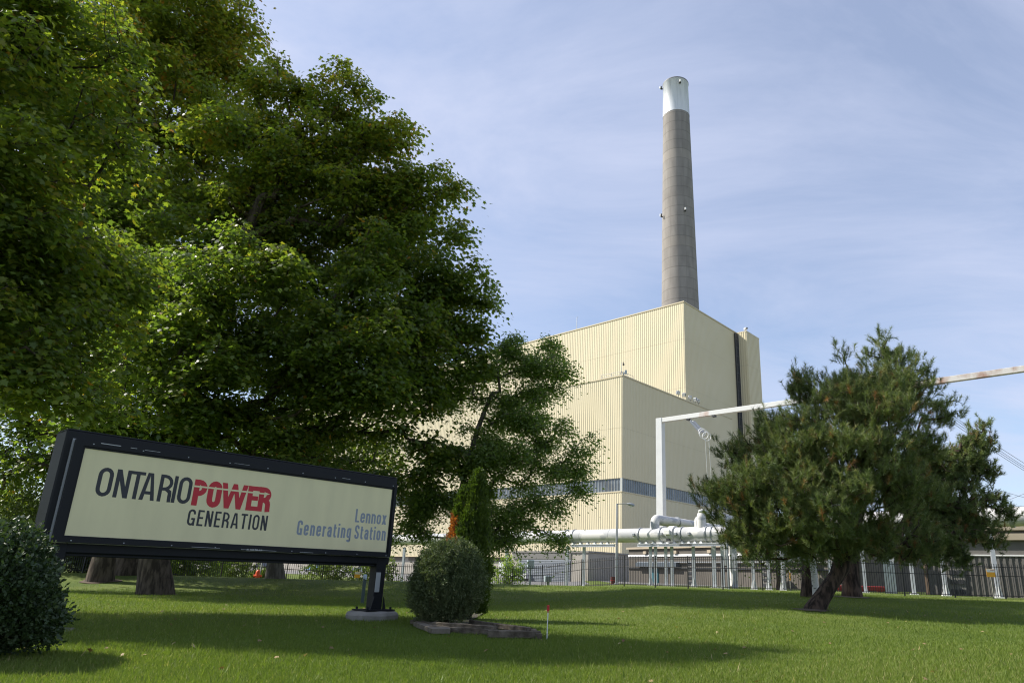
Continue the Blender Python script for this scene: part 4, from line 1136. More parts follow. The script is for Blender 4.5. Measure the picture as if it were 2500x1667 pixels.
# big maple: trunk right of the sign's left end
base = on_ground(380, 1451); BY = base.y
lob = [lobe3(u, v, BY + (dy if dy > 2 else abs(dy) * .5 if v < 620 else dy * .9), r) for u, v, r, dy in (
    (868, 235, 70, 0), (868, 128, 24, 0), (845, 165, 36, 0), (908, 240, 30, 0), (665, 165, 28, 0), (640, 190, 30, 0), (990, 305, 24, 1), (1060, 350, 26, 1), (1095, 390, 24, 1), (1150, 480, 26, 1), (1165, 560, 22, 1), (1160, 620, 20, 1), (1205, 665, 24, 1), (1235, 715, 20, 1), (1190, 790, 30, 1), (740, 230, 50, 0),
    (800, 330, 120, -1), (930, 385, 115, .5), (1035, 470, 100, 1), (690, 470, 190, -1.5), (975, 640, 160, -.5), (1090, 690, 90, 1), (1150, 790, 60, 1), (800, 560, 220, 3), (950, 600, 150, 3), (640, 760, 240, 3), (900, 850, 180, 3), (470, 560, 200, 3), (1050, 760, 120, 2.5), (1100, 800, 90, 1), (1040, 900, 110, 0), (960, 830, 120, -1), (1180, 735, 62, 1.5), (1130, 560, 55, 1),
    (820, 760, 200, -3), (1080, 850, 110, .5), (905, 960, 160, -2), (600, 700, 200, -4), (520, 900, 180, -4.5), (720, 1000, 140, -2.5), (1060, 1000, 100, 0), (380, 820, 190, -4), (660, 260, 95, 1),
    (560, 420, 150, 0), (1010, 1130, 85, .5), (1120, 1090, 75, 1), (420, 620, 180, -2), (300, 960, 130, -5), (940, 1190, 65, 0), (700, 170, 45, 1.5), (560, 1060, 90, -3), (450, 1070, 90, -3), (340, 1060, 80, -3), (700, 1110, 80, -3), (820, 1120, 80, -2), (1165, 860, 50, 1), (1000, 300, 45, 1))]
trunk = [at_y(375, 1340, BY), at_y(385, 1200, BY), at_y(420, 1040, BY), at_y(470, 880, BY - .2), at_y(540, 700, BY - .3), at_y(640, 480, BY - .3)]
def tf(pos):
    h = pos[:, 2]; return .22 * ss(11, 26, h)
def above_sign(P):   # the crown ends above the sign's top as seen
    return np.full(len(P), 2.9) + .0 * P[:, 0]
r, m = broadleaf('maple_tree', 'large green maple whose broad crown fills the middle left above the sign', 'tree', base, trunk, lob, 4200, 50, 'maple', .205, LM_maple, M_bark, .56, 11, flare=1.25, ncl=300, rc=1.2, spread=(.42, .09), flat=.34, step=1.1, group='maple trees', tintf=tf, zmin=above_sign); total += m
# rear maple, taller, leaves turning
base = on_ground(243, 1419); BY2 = base.y
lob = [lobe3(u, v, BY2 + dy, r) for u, v, r, dy in (
    (330, -170, 300, 0), (500, 40, 150, -1), (560, 160, 90, -1), (130, 150, 200, -2), (330, 230, 230, -3), (60, 420, 220, -3), (540, 400, 170, 1), (400, 560, 200, 1), (520, 230, 120, 1), (330, 420, 200, 1), (500, 300, 130, -2), (180, 640, 230, -4), (430, 120, 190, -1), (-60, 700, 220, -3), (80, 880, 160, -3), (300, 800, 160, 0), (620, 60, 40, -1),(250,-50,180,-1))]
trunk = [at_y(262, 1320, BY2), at_y(285, 1150, BY2), at_y(280, 900, BY2), at_y(290, 600, BY2), at_y(320, 300, BY2), at_y(350, 0, BY2)]
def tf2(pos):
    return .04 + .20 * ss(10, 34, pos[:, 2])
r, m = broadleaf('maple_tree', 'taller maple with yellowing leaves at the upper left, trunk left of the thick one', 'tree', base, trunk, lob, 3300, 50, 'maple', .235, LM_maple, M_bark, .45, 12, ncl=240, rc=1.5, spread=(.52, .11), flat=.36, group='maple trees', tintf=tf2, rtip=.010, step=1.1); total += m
# left edge maple, crown hanging into the picture from the left
base = Vector((-15.6, 14.4, G(-15.6, 14.4)))
lob = [(np.array(c), np.array([r, r, rz])) for c, r, rz in (((-14.8, 14.4, 8.5), 3.4, 3.4), ((-12.4, 13.3, 12.8), 2.1, 2.0), ((-14.3, 13.8, 14.2), 2.3, 2.0), ((-12.6, 13.2, 9.4), 2.0, 1.8), ((-16.5, 14, 12), 2.8, 2.6), ((-12.6, 13.6, 6.6), 1.6, 1.3),
    ((-11.8, 13.9, 4.9), 1.3, .9), ((-13.8, 13.0, 5.6), 1.4, 1.2), ((-17.2, 13.6, 7), 2.4, 2.2), ((-12.8, 16.0, 6.3), 1.8, 1.3), ((-14.4, 17, 9), 2.5, 2.0), ((-11.6, 14.3, 11.5), 1.4, 1.2), ((-11.4, 15.6, 4.6), 1.1, .7))]
trunk = [Vector((-15.5, 14.4, 3)), Vector((-15.3, 14.2, 6)), Vector((-15, 14.1, 9.5)), Vector((-14.5, 13.8, 13))]
r, m = broadleaf('maple_tree', 'maple boughs with bright yellow-green leaves reaching in at the left edge', 'tree', base, trunk, lob, 1700, 48, 'maple', .150, LM_maple, M_bark, .34, 13, ncl=130, rc=.9, spread=(.36, .08), flat=.34, group='maple trees', tintf=lambda p: .03 + .10 * ss(4, 12, p[:, 2]), zmin=above_sign); total += m
# third trunk behind
base = on_ground(314, 1391)
BY3 = 40.0; base = at_y(314, 1391, BY3); base.z = G(base.x, base.y)
lob = [lobe3(u, v, BY3 + dy, r) for u, v, r, dy in ((300, 1080, 110, 0), (200, 1120, 80, 1), (420, 1090, 90, 1), (520, 1130, 60, 0), (120, 1000, 100, 2), (330, 960, 130, 1), (60, 1090, 90, 1), (-20, 1150, 90, 1), (20, 1010, 90, 1), (120, 1130, 60, 0))]
r, m = broadleaf('maple_tree', 'background maple whose trunk stands between the two thick trunks under the sign', 'tree', base, [at_y(314, 1300, BY3), at_y(312, 1180, BY3), at_y(315, 1050, BY3)], lob, 420, 50, 'maple', .2, LM_maple, M_bark, .52, 14, spread=(.5, .2), group='maple trees'); total += m
# smaller trunk further right behind the sign
BY4 = 41.0; base = at_y(672, 1404, BY4); base.z = G(base.x, base.y)
lob = [lobe3(u, v, BY4 + dy, r) for u, v, r, dy in ((680, 1130, 110, 0), (790, 1130, 100, 1), (880, 1180, 75, 0), (560, 1120, 80, 0), (700, 1030, 110, 1), (900, 1090, 90, 1))]
r, m = broadleaf('maple_tree', 'slimmer background maple whose trunk shows below the middle of the sign', 'tree', base, [at_y(672, 1330, BY4), at_y(676, 1200, BY4), at_y(690, 1080, BY4)], lob, 420, 50, 'maple', .2, LM_maple, M_lbark, .40, 15, spread=(.5, .2), group='maple trees'); total += m
# small-leaved tree before the plant
SY = 33.0; base = at_y(1122, 1400, SY); base.z = G(base.x, base.y)
lob = [lobe3(u, v, SY + dy, r, .95) for u, v, r, dy in (
    (1348, 850, 48, 0), (1335, 920, 55, 0), (1385, 905, 26, 0), (1262, 830, 38, 0), (1225, 860, 45, 0), (1290, 990, 75, 0), (1215, 990, 75, 1), (1360, 960, 30, 0), (1335, 1055, 60, -.5), (1160, 1080, 80, 0), (1250, 1120, 85, -1),
    (1412, 1085, 42, 0), (1395, 1130, 45, 0), (1440, 1130, 18, 0), (1325, 1180, 70, -1), (1415, 1205, 30, 0), (1375, 1235, 35, 0), (1250, 1235, 65, -1), (1325, 1285, 40, -1), (1365, 1310, 24, 0), (1150, 1220, 70, 0), (1060, 1200, 70, 0), (1040, 1270, 50, 0), (990, 1290, 35, 0), (1210, 1300, 42, -1), (1000, 1220, 50, 0), (1130, 1290, 40, 0), (1395, 1000, 0.1, 0), (1290, 890, 40, 0), (1240, 1290, 45, -1), (950, 1330, 22, 0), (1100, 950, 60, 1), (1180, 900, 50, 1))]
trunk = [at_y(1118, 1320, SY), at_y(1122, 1230, SY), at_y(1135, 1150, SY), at_y(1165, 1050, SY), at_y(1200, 960, SY)]
r, m = broadleaf('small_leaved_tree', 'airy tree with small narrow leaves standing before the cream building', 'tree', base, trunk, lob, 2000, 40, 'lance', .15, LM_ash, M_lbark, .17, 16, ncl=165, rc=.48, spread=(.26, .16), width=1.35, flat=.9, shell=.15, step=.6, rtip=.007, hang=.1); total += m

# ------------------------------------------------------------------ conifers
LM_pine = leaf_mat('pine_needle', [(0, (.050, .080, .028)), (.5, (.122, .162, .054)), (.85, (.20, .220, .078)), (1, (.24, .12, .05))], rough=.5, trans=.22, spec=.3)
def pine(name, label, base, trunk, lobes, ntips, needles, rb, seed, nl=.15, nw=.013, rtip=.006, flare=1.2, group='pines on the lawn'):
    rg = np.random.default_rng(seed); root = empty(name, (0, 0, 0), 0, label, 'tree', group)
    tips = sample_lobes(clumps([(c_, R * 1.12) for c_, R in lobes], max(12, ntips // 10), .5, rg, .9, .4), ntips, .2, rg)
    N, Pp, ends, nt = skeleton([np.array(base)] + [np.array(t) for t in trunk], tips, seed, step=.55, up=-.25, jit=.2)
    # shoots turn upward at the ends
    wood_mesh('trunk', N, Pp, ends, nt, rtip, rb, M_pbark, root, flare=flare)
    n = len(ends); c = N[ends]; dr = unit(c - N[Pp[ends]]); 
    per = 2; k = np.repeat(np.arange(n), per); m = len(k)
    ax = unit(dr[k] * .55 + np.array([0, 0, .95]) + rg.normal(size=(m, 3)) * .36)
    st = c[k] - np.array([0, 0, .2]) + rg.normal(size=(m, 3)) * .07 - dr[k] * rg.uniform(0, .35, m)[:, None]
    Ls = rg.uniform(.22, .50, m)
    tn = rg.normal(.48, .20, m); tn[rg.uniform(size=m) < .045] += .4
    kk = np.repeat(np.arange(m), needles); M = len(kk); q = rg.uniform(0, 1, M) ** .7
    pos = st[kk] + ax[kk] * (Ls[kk] * q)[:, None]
    y = ax[kk] * .85 + unit(rg.normal(size=(M, 3))) * .8
    col = np.clip(tn[kk] + rg.normal(0, .07, M) , 0, 1)
    leaf_mesh('needles', 'needle', pos, y, rg.normal(size=(M, 3)), rg.uniform(.75, 1.15, M) * nl, LM_pine, root, col, width=nw / nl)
    return root, M
pb_ = on_ground(1982, 1488); PYY = pb_.y
lob = [lobe3(u, v, PYY + dy, r) for u, v, r, dy in (
    (2165, 855, 42, 0), (2050, 870, 28, 0), (2065, 930, 42, 0), (2110, 860, 22, 0), (2235, 865, 30, 0), (2270, 900, 26, 0), (2235, 945, 60, 0), (2305, 940, 22, 0), (2300, 1000, 38, .5), (1950, 915, 24, 0), (1965, 960, 50, 0), (2150, 950, 75, -1), (2050, 1010, 90, -1), (2170, 1040, 100, -1.5),
    (1870, 1040, 48, 0), (1755, 1055, 22, 0), (1795, 1050, 16, 0), (1770, 1105, 32, 0), (1840, 1100, 65, 0), (1950, 1080, 85, -1.5), (2070, 1120, 100, -2), (1735, 1200, 45, 0), (1700, 1175, 13, 0), (1800, 1190, 60, -1), (1900, 1190, 85, -2), (2020, 1230, 95, -2.5), (2160, 1180, 90, -1.5), (1700, 1245, 14, 0), (1740, 1265, 28, 0),
    (1810, 1280, 55, -.5), (1870, 1310, 60, -1), (1950, 1300, 70, -1), (2050, 1300, 60, -1), (1800, 1330, 26, 0), (1870, 1360, 22, 0), (2250, 1080, 50, .5), (1960, 1350, 30, 0), (2130, 1310, 60, -.5), (2230, 1200, 70, 0), (2100, 1340, 30, .5), (2240, 1310, 50, 0), (1840, 1240, 70, -1), (1950, 1150, 90, -1), (2080, 950, 70, 0), (1760, 1310, 30, 0), (1830, 1345, 32, 0), (1900, 1372, 24, .3), (2010, 1345, 34, -.5), (2150, 1345, 34, 0), (2220, 1360, 28, 0), (1930, 880, 14, 0), (2035, 838, 14, 0), (2170, 818, 16, 0), (2240, 832, 14, 0), (2275, 868, 14, 0), (1820, 1018, 14, 0), (1745, 1040, 12, 0))]
trunk = [at_y(2015, 1445, PYY), at_y(2050, 1395, PYY), at_y(2068, 1330, PYY), at_y(2085, 1240, PYY), at_y(2105, 1120, PYY), at_y(2135, 1000, PYY), at_y(2160, 900, PYY)]
pb_.z -= .1
r, m = pine('pine_tree', 'large bushy pine with a leaning dark trunk in front', pb_, trunk, lob, 5400, 62, .30, 21, nl=.17, nw=.012); total += m
b2 = on_ground(2082, 1457); b2.z -= .05; Y2 = b2.y
lob = [lobe3(u, v, Y2 + dy, r) for u, v, r, dy in ((2408, 1025, 22, 0), (2395, 1075, 34, 0), (2345, 1080, 24, 0), (2355, 1140, 55, 0), (2410, 1140, 32, 0), (2300, 1150, 50, 0), (2340, 1220, 65, 0), (2420, 1215, 34, 0), (2455, 1245, 26, 0), (2475, 1262, 14, 0), (2270, 1230, 60, 0),
    (2390, 1290, 50, 0), (2300, 1310, 55, 0), (2220, 1310, 50, 0), (2150, 1310, 50, 0), (2350, 1355, 28, 0), (2280, 1360, 30, 0), (2440, 1330, 22, 0), (2200, 1200, 60, 1), (2250, 1120, 40, 1))]
trunk = [at_y(2078, 1400, Y2), at_y(2078, 1330, Y2), at_y(2100, 1240, Y2), at_y(2150, 1150, Y2), at_y(2200, 1080, Y2)]
r, m = pine('pine_tree', 'second pine with an upright trunk, its crown reaching to the right edge', b2, trunk, lob, 2600, 56, .36, 22, nl=.19, nw=.018, rtip=.008); total += m
# bare-looking dark trunk and a birch beside it
b3 = on_ground(1975, 1457); Y3 = b3.y
lob = [lobe3(u, v, Y3 + dy, r) for u, v, r, dy in ((1975, 1330, 40, 0), (1960, 1270, 60, 0), (2020, 1290, 50, 0), (1980, 1180, 60, 0))]
r, m = pine('pine_tree', 'thin dark straight pine trunk beside the birch, behind the leaning pine', b3, [at_y(1976, 1390, Y3), at_y(1976, 1300, Y3), at_y(1980, 1200, Y3)], lob, 120, 30, .30, 23, nl=.2, nw=.018, flare=1.1); total += m
b4 = on_ground(1994, 1459); Y4 = b4.y - .6; b4 = at_y(1994, 1459, Y4); b4.z = G(b4.x, b4.y)
M_birch = mat('birch_bark', (.62, .60, .55), .7, col2=(.06, .055, .05), nscale=5, lo=.60, hi=.66, stretch=(1, 1, 3.2), bump=.3, bscale=10)
lob = [lobe3(u, v, Y4 + dy, r) for u, v, r, dy in ((1985, 1300, 45, 0), (1965, 1350, 26, 0), (1820, 1345, 18, 0), (1900, 1355, 22, 0), (1925, 1370, 16, 0), (2010, 1330, 30, 0))]
r, m = broadleaf('birch_tree', 'slender birch with a white trunk between the pine trunks', 'tree', b4, [at_y(1988, 1400, Y4), at_y(1984, 1370, Y4), at_y(1980, 1330, Y4), at_y(1980, 1260, Y4)], lob, 90, 26, 'oval', .1, LM_shrub, M_birch, .13, 24, flare=1.1, spread=(.25, .25), flat=.9, step=.5, rtip=.008); total += m
# small dark tree behind the fence
Y5 = 50.0; b5 = at_y(1903, 1433, Y5); b5.z = G(b5.x, b5.y)
lob = [lobe3(u, v, Y5 + dy, r) for u, v, r, dy in ((1870, 1340, 30, 0), (1930, 1335, 35, 0), (1900, 1300, 45, 0), (1830, 1350, 16, 0), (1925, 1375, 12, 0))]
r, m = broadleaf('young_tree', 'small dark forked tree behind the fence by the white columns', 'tree', b5, [at_y(1902, 1400, Y5), at_y(1900, 1370, Y5), at_y(1902, 1330, Y5)], lob, 110, 26, 'oval', .15, LM_shrub, M_bark, .17, 25, spread=(.35, .3), flat=.9, step=.5); total += m

# ------------------------------------------------------------------ shrubs
def bush(name, label, cat, c, rad, nspray, per, kind, size, lm, seed, up=.6, sprd=.10, length=.28, width=1.0, tintf=None, group=None, shell=.72, lumps=7, amp=.10, stems=True, power=2.5, outlen=.5):
    """foliage sprays pointing up and out over a rounded body with woody stems inside"""
    rg = np.random.default_rng(seed); c = np.array(c, float); rad = np.array(rad, float)
    root = empty(name, (c[0], c[1], c[2] - rad[2]), 0, label, cat, group)
    o = np.array([c[0], c[1], c[2] - rad[2]])
    d = unit(rg.normal(size=(nspray, 3)))
    ph = rg.uniform(0, 6.28, (lumps, 3)); fr = rg.uniform(1.5, 4.5, (lumps, 3))
    bump = sum(np.sin(d @ (fr[i] * np.array([1, 1, 1])) * 1.0 + ph[i, 0]) for i in range(lumps)) / lumps
    nrm = (np.abs(d) ** power).sum(1) ** (-1 / power)
    q = shell + (1 - shell) * rg.uniform(0, 1, nspray) ** .7
    P = c + d * rad * (nrm * (1 + amp * bump * 2.2) * q)[:, None]
    P = P[P[:, 2] > o[2] + .03]; d = d[:len(P)] if False else unit((P - c) / rad); n = len(P)
    if stems:
        s = MB()
        for k in range(26):
            j = rg.integers(0, n); e = P[j] - (P[j] - c) * .15; b = np.array([c[0] + rg.normal(0, .12) * rad[0], c[1] + rg.normal(0, .12) * rad[1], o[2]])
            mid = (b + e) / 2 + np.array([0, 0, -.1]); s.tube([b - o, mid - o, e - o], [.022, .015, .006], 5)
        s.build('stem', M_bark, root)
    ax = unit(d * (1 - up) * 1.2 + np.array([0, 0, up]) + rg.normal(size=(n, 3)) * .25)
    k = np.repeat(np.arange(n), per); m = len(k); L = rg.uniform(.5, 1, n) * length
    t = rg.uniform(0, 1, m); pos = P[k] + ax[k] * (t * L[k])[:, None] + rg.normal(size=(m, 3)) * sprd * (1 - t * .6)[:, None]
    y = ax[k] * outlen + unit(rg.normal(size=(m, 3))) * .6
    tint = np.clip(.45 + rg.normal(0, .13, n)[k] + rg.normal(0, .08, m) + (tintf(pos) if tintf is not None else 0), 0, 1)
    leaf_mesh('foliage', kind, pos - o, y, rg.normal(size=(m, 3)) + np.array([0, 0, .6]), rg.uniform(.7, 1.2, m) * size, lm, root, tint, width)
    return root
LM_juniper = leaf_mat('juniper_leaf', [(0, (.042, .062, .028)), (.5, (.100, .130, .058)), (.85, (.15, .165, .08)), (1, (.16, .12, .06))], rough=.6, spec=.2, trans=.2)
LM_cedar = leaf_mat('cedar_leaf', [(0, (.028, .052, .008)), (.5, (.072, .112, .014)), (.8, (.12, .155, .022)), (.9, (.34, .12, .035)), (1, (.38, .12, .035))], rough=.5, trans=.35)
LM_box = leaf_mat('boxwood_leaf', [(0, (.018, .034, .014)), (.5, (.040, .070, .026)), (1, (.11, .14, .06))], rough=.5, trans=.15, spec=.4)
bb = at_d(1080, 1522, 14.7)
hb = (at_d(1076, 1330, 15.2).z - .02) / 2
bush('round_bush', 'rounded blue-green juniper bush right of the sign post', 'bush', (bb.x - .06, bb.y + .55, hb + .02), (.69, .70, hb - .02), 7600, 17, 'lance', .048, LM_juniper, 31, up=.62, sprd=.03, length=.25, width=1.1, amp=.17, shell=.5, power=2.1,
     tintf=lambda p: .16 * (1 - ss(.1, 1.0, p[:, 2])))
# cedar: column with several leaders
cdx = at_d(1136, 1512, 17.2)
ztop = at_d(1170, 1152, 17.2).z
rg = np.random.default_rng(5)
cedar = empty('cedar_column', (cdx.x, cdx.y, 0), 0, 'tall narrow cedar with a rust-brown dead patch on its left side', 'tree')
lead = [(0.10, 0, ztop, .36), (-.28, .05, ztop * .88, .34), (-.05, -.2, ztop * .72, .40), (.28, -.05, ztop * .66, .34), (-.40, -.1, ztop * .62, .30), (0, .2, ztop * .85, .36)]
n = 9000; k = rg.choice(len(lead), n, p=[.26, .18, .16, .13, .10, .17]); t = rg.uniform(0, 1, n); a = rg.uniform(0, 2 * np.pi, n)
LZ = np.array([l[2] for l in lead])[k]; LR = np.array([l[3] for l in lead])[k]; LX = np.array([l[0] for l in lead])[k]; LYy = np.array([l[1] for l in lead])[k]
prof = np.sqrt(np.clip(1 - t ** 3.2, 0, 1)) * (.75 + .25 * np.sin(np.clip(t, 0, 1) * np.pi)); rr = LR * prof * (.55 + .5 * rg.uniform(0, 1, n) ** .5) * (1 + .13 * np.sin(7 * t * LZ / 2 + 3 * a + k))
P = np.c_[(LX + rr * np.cos(a)) * .86, LYy + rr * np.sin(a), .12 + t * (LZ - .15)]
ax = unit(np.c_[np.cos(a) * .45, np.sin(a) * .45, np.ones(n)] + rg.normal(size=(n, 3)) * .28)
per = 13; kk = np.repeat(np.arange(n), per); m = len(kk); q = rg.uniform(0, 1, m); sidev = unit(np.cross(ax, rg.normal(size=(n, 3))))
pos = P[kk] + ax[kk] * (q * .13)[:, None] + sidev[kk] * (rg.uniform(-1, 1, m) * .055 * (1 - q * .5))[:, None]
dead = (np.exp(-((P[:, 0] + .52) / .20) ** 2 - ((P[:, 2] - 2.05) / .33) ** 2) + .8 * np.exp(-((P[:, 0] + .35) / .16) ** 2 - ((P[:, 2] - 1.5) / .3) ** 2))
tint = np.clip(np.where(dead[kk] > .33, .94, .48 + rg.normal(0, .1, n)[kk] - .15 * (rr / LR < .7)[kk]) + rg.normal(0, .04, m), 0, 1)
leaf_mesh('foliage', 'oval', pos, ax[kk] + sidev[kk] * rg.normal(0, .5, m)[:, None], np.cross(ax, sidev)[kk] + rg.normal(size=(m, 3)) * .5, rg.uniform(.7, 1.2, m) * .05, LM_cedar, cedar, tint, .9)
s = MB()
for l in lead: s.tube([(l[0] * .3, l[1] * .3, -.1), (l[0] * .8, l[1] * .8, 1.0), (l[0], l[1], l[2] - .3)], [.05, .035, .01], 7)
s.build('trunk', M_bark, cedar)
# near bush at the left edge
lb = at_d(60, 1610, 9.7)
zt = at_d(40, 1262, 9.9).z
bush('clipped_bush', 'dark glossy evergreen bush cut off by the left edge of the picture', 'bush', (lb.x - 1.12, lb.y + .1, zt / 2 - .08), (.95, .85, zt / 2 - .08), 9000, 16, 'oval', .048, LM_box, 33, up=.55, sprd=.035, length=.25, amp=.15, shell=.5, width=1.0,
     tintf=lambda p: .12 * ss(.9, 1.5, p[:, 2]))
# shrubs beyond the fence, left
for (u, v, Yd, w, h, lab) in ((570, 1408, 52, 1.5, 2.4, 'loose yellow-green shrub behind the fence, left of the hydrant'), (800, 1412, 50, 1.9, 2.2, 'wide yellow-green shrub behind the fence right of the slim maple trunk'),
                         (915, 1412, 52, 1.7, 2.3, 'yellow-green shrub behind the fence beside the small sign'), (645, 1412, 50, .8, 1.0, 'low pale shrub behind the fence beside the hydrant')):
    p = at_y(u, v, Yd); z0 = G(p.x, p.y)
    bush('shrub', lab, 'shrub', (p.x, p.y, z0 + h / 2), (w, w * .8, h / 2), 420, 9, 'oval', .15, LM_shrub, int(u), up=.5, sprd=.1, length=.4, group='shrubs beyond the fence', shell=.2, amp=.16)
for (u, Yd, w, h, lab) in ((470, 47.5, 2.2, 3.6, 'dark leafy shrub behind the fence left of the parked cars'), (390, 46, 2.6, 3.8, 'dark leafy shrub half hidden by the thick maple trunk'), (265, 44, 2.8, 3.2, 'leafy hedge shrub behind the background maple trunk'),
                       (190, 43.5, 2.6, 3.6, 'leafy hedge shrub right of the near left bush'), (90, 43, 3.2, 5.2, 'tall leafy hedge shrub behind the near left bush'), (-20, 43, 3.2, 5.6, 'tall leafy hedge shrub at the far left edge')):
    p = at_y(u, 1390, Yd); z0 = G(p.x, p.y)
    bush('hedge_shrub', lab, 'shrub', (p.x, p.y, z0 + h / 2), (w, 1.6, h / 2), 900, 10, 'oval', .16, LM_shrub if u < 300 else LM_ash, int(u) + 60, up=.4, sprd=.14, length=.5, group='hedge along the left fence', shell=.3, amp=.14)
p = at_y(1238, 1395, 49); bush('shrub', 'thin dark green shrub behind the fence right of the cedar', 'shrub', (p.x, p.y, G(p.x, p.y) + 1.2), (1.2, .9, 1.2), 260, 9, 'oval', .13, LM_ash, 99, up=.4, sprd=.14, length=.4, group='shrubs beyond the fence', shell=.2, amp=.16)
# distant tree line left of the plant
for k, (az, D, w, h) in enumerate(((-47, 120, 12, 13), (-42, 150, 14, 12), (-52, 100, 11, 12))):
    x, y = D * math.sin(R_(az)), D * math.cos(R_(az))
    bush('far_tree', ('far tree behind the hedge at the left edge', 'far tree behind the left hedge, nearest the plant', 'far tree outside the left end of the hedge')[k], 'tree', (x, y, h / 2 + .5), (w, w, h / 2), 1200, 8, 'oval', .8, LM_ash, 200 + k, up=.4, sprd=.7, length=1.5, group='far trees at the left', shell=.4, amp=.2)

# ------------------------------------------------------------------ timber edging round the bushes
def timber(lab, A, B, z, th=.12, hh=.08, roll=0, name='edging_timber'):
    A = Vector(A); B = Vector(B); d = (B - A).to_2d(); L = d.length; c = (A + B) / 2; seed = int(A.x * 1000) % 97; rg_ = random.Random(seed)
    s = MB(); n = 9; rot = math.atan2(d.y, d.x); M = Matrix.Rotation(rot, 3, 'Z') @ Matrix.Rotation(roll, 3, 'X')
    vs = []
    for k in range(n):
        x = -L / 2 + L * k / (n - 1)
        for (a, b) in ((-.5, -.42), (-.42, -.5), (.42, -.5), (.5, -.42), (.5, .42), (.42, .5), (-.42, .5), (-.5, .42)):
            vs.append(M @ Vector((x, a * th + rg_.uniform(-.006, .006), b * hh + rg_.uniform(-.006, .006))))
    fs = [(i * 8 + k, i * 8 + (k + 1) % 8, (i + 1) * 8 + (k + 1) % 8, (i + 1) * 8 + k) for i in range(n - 1) for k in range(8)] + [tuple(range(8))[::-1], tuple(range((n - 1) * 8, n * 8))]
    s.add(vs, fs); o = s.build(name, M_wood, None, (c.x, c.y, z)); tag(o, lab, 'timber', 'weathered timbers edging the planting bed'); return o
def gp(u, v, z=0.03): return at_z(u, v, z)
timber('left front timber curving under the round bush', gp(1008, 1520), gp(1062, 1533), .06, roll=.1)
timber('upper front timber lying across the bed from the bush foot', gp(1058, 1533), gp(1208, 1541, .05), .11, hh=.07, roll=.05)
timber('lower front timber under the long upper one', gp(1050, 1540, .0), gp(1205, 1549, 0), .045, hh=.10)
timber('pale right-hand front timber with a squared end', gp(1190, 1557, 0), gp(1319, 1559, 0), .07, th=.13, hh=.12)
timber('rear timber slanting back behind the cedar foot', gp(1150, 1524), gp(1292, 1544), .08, hh=.09)
timber('short timber closing the right end of the bed', gp(1316, 1562, 0), gp(1300, 1543), .06, th=.10)
sl = MB(); a, b, c_ = gp(1062, 1534, .1), gp(1142, 1532, .1), gp(1128, 1518, .1); cen = (a + b + c_) / 3
pts = [at_z(*q, .10) for q in ((1010, 1516), (1056, 1533), (1100, 1533), (1090, 1520), (1060, 1512))]; cen = sum(pts, Vector()) / len(pts)
sl.prism([(p.x - cen.x, p.y - cen.y) for p in pts], -.08, .0); o = sl.build('stone_slab', mat('old_slab', (.17, .145, .11), .9, noise=.45, nscale=6, bump=.5, bscale=25), None, (cen.x, cen.y, .09)); tag(o, 'flat worn slab lying at the foot of the round bush', 'slab')
# soil in the bed
M_soil = mat('soil', (.05, .04, .03), .95, noise=.4, nscale=12, bump=.6, bscale=30)
pts = [gp(u, v, .0) for u, v in ((1005, 1518), (1200, 1553), (1316, 1556), (1290, 1541), (1150, 1518), (1180, 1500), (1040, 1490))]
mb = MB(); mb.add([(p.x, p.y, G(p.x, p.y) + .035) for p in pts], [tuple(range(len(pts)))]); tag(mb.build('bed_soil', M_soil), kind='structure')
def disc(name, c, r, m, dz=.02, sq=1.0):
    vs = []; n = 24
    for k in range(n): a = 2 * math.pi * k / n; q = r * (1 + .12 * math.sin(3 * a) + .08 * math.sin(5 * a + 1)); x, y = c[0] + q * math.cos(a), c[1] + q * sq * math.sin(a); vs.append((x, y, G(x, y) + dz))
    vs.append((c[0], c[1], G(c[0], c[1]) + dz + .02)); mb = MB(); mb.add(vs, [(k, (k + 1) % n, n) for k in range(n)]); tag(mb.build(name, m), kind='structure')
for (u, v, rr) in ((1982, 1490, .55), (2082, 1458, .8), (380, 1451, .8), (243, 1419, .9)):
    p = on_ground(u, v); disc('bare_soil', p, rr, mat('bark_litter', (.11, .075, .045), .95, noise=.5, nscale=8), .03)

# ------------------------------------------------------------------ small things on the lawn
p = at_z(1335, 1561, .0)
D = math.hypot(p.x, p.y); zt = at_d(1333, 1476, D).z; zr = at_d(1333, 1491, D).z
o = empty('marker_stake', p, R_(0), 'thin white stake with a red reflective top in the lawn', 'stake')
MB().tube([(0, 0, -.05), (0.004, 0, zt - .01)], .0085, 8).build('rod', M_whitep, o)
s = MB(); s.bbox((.004, 0, (zt + zr) / 2), (.045, .02, zt - zr), .008); s.tube([(.004, 0, zr - .02), (.004, 0, zr)], .012, 8); s.build('reflector', M_red, o)
p = on_ground(884, 1473); D = math.hypot(p.x, p.y); h = at_d(886, 1401, D).z - p.z
o = empty('utility_post', p, .5, 'short dark green utility post with a small head left of the sign post', 'post')
s = MB(); s.bbox((0, 0, h * .44), (.11, .11, h * .9), .012); s.build('post', mat('green_post', (.035, .06, .055), .5), o)
s = MB(); s.tube([(0, 0, h * .86), (0, 0, h * .97), (0, 0, h)], [.075, .075, .05], 12); s.bbox((.02, -.07, h * .86), (.07, .05, .09), .01); s.build('head', M_bluegrey, o)
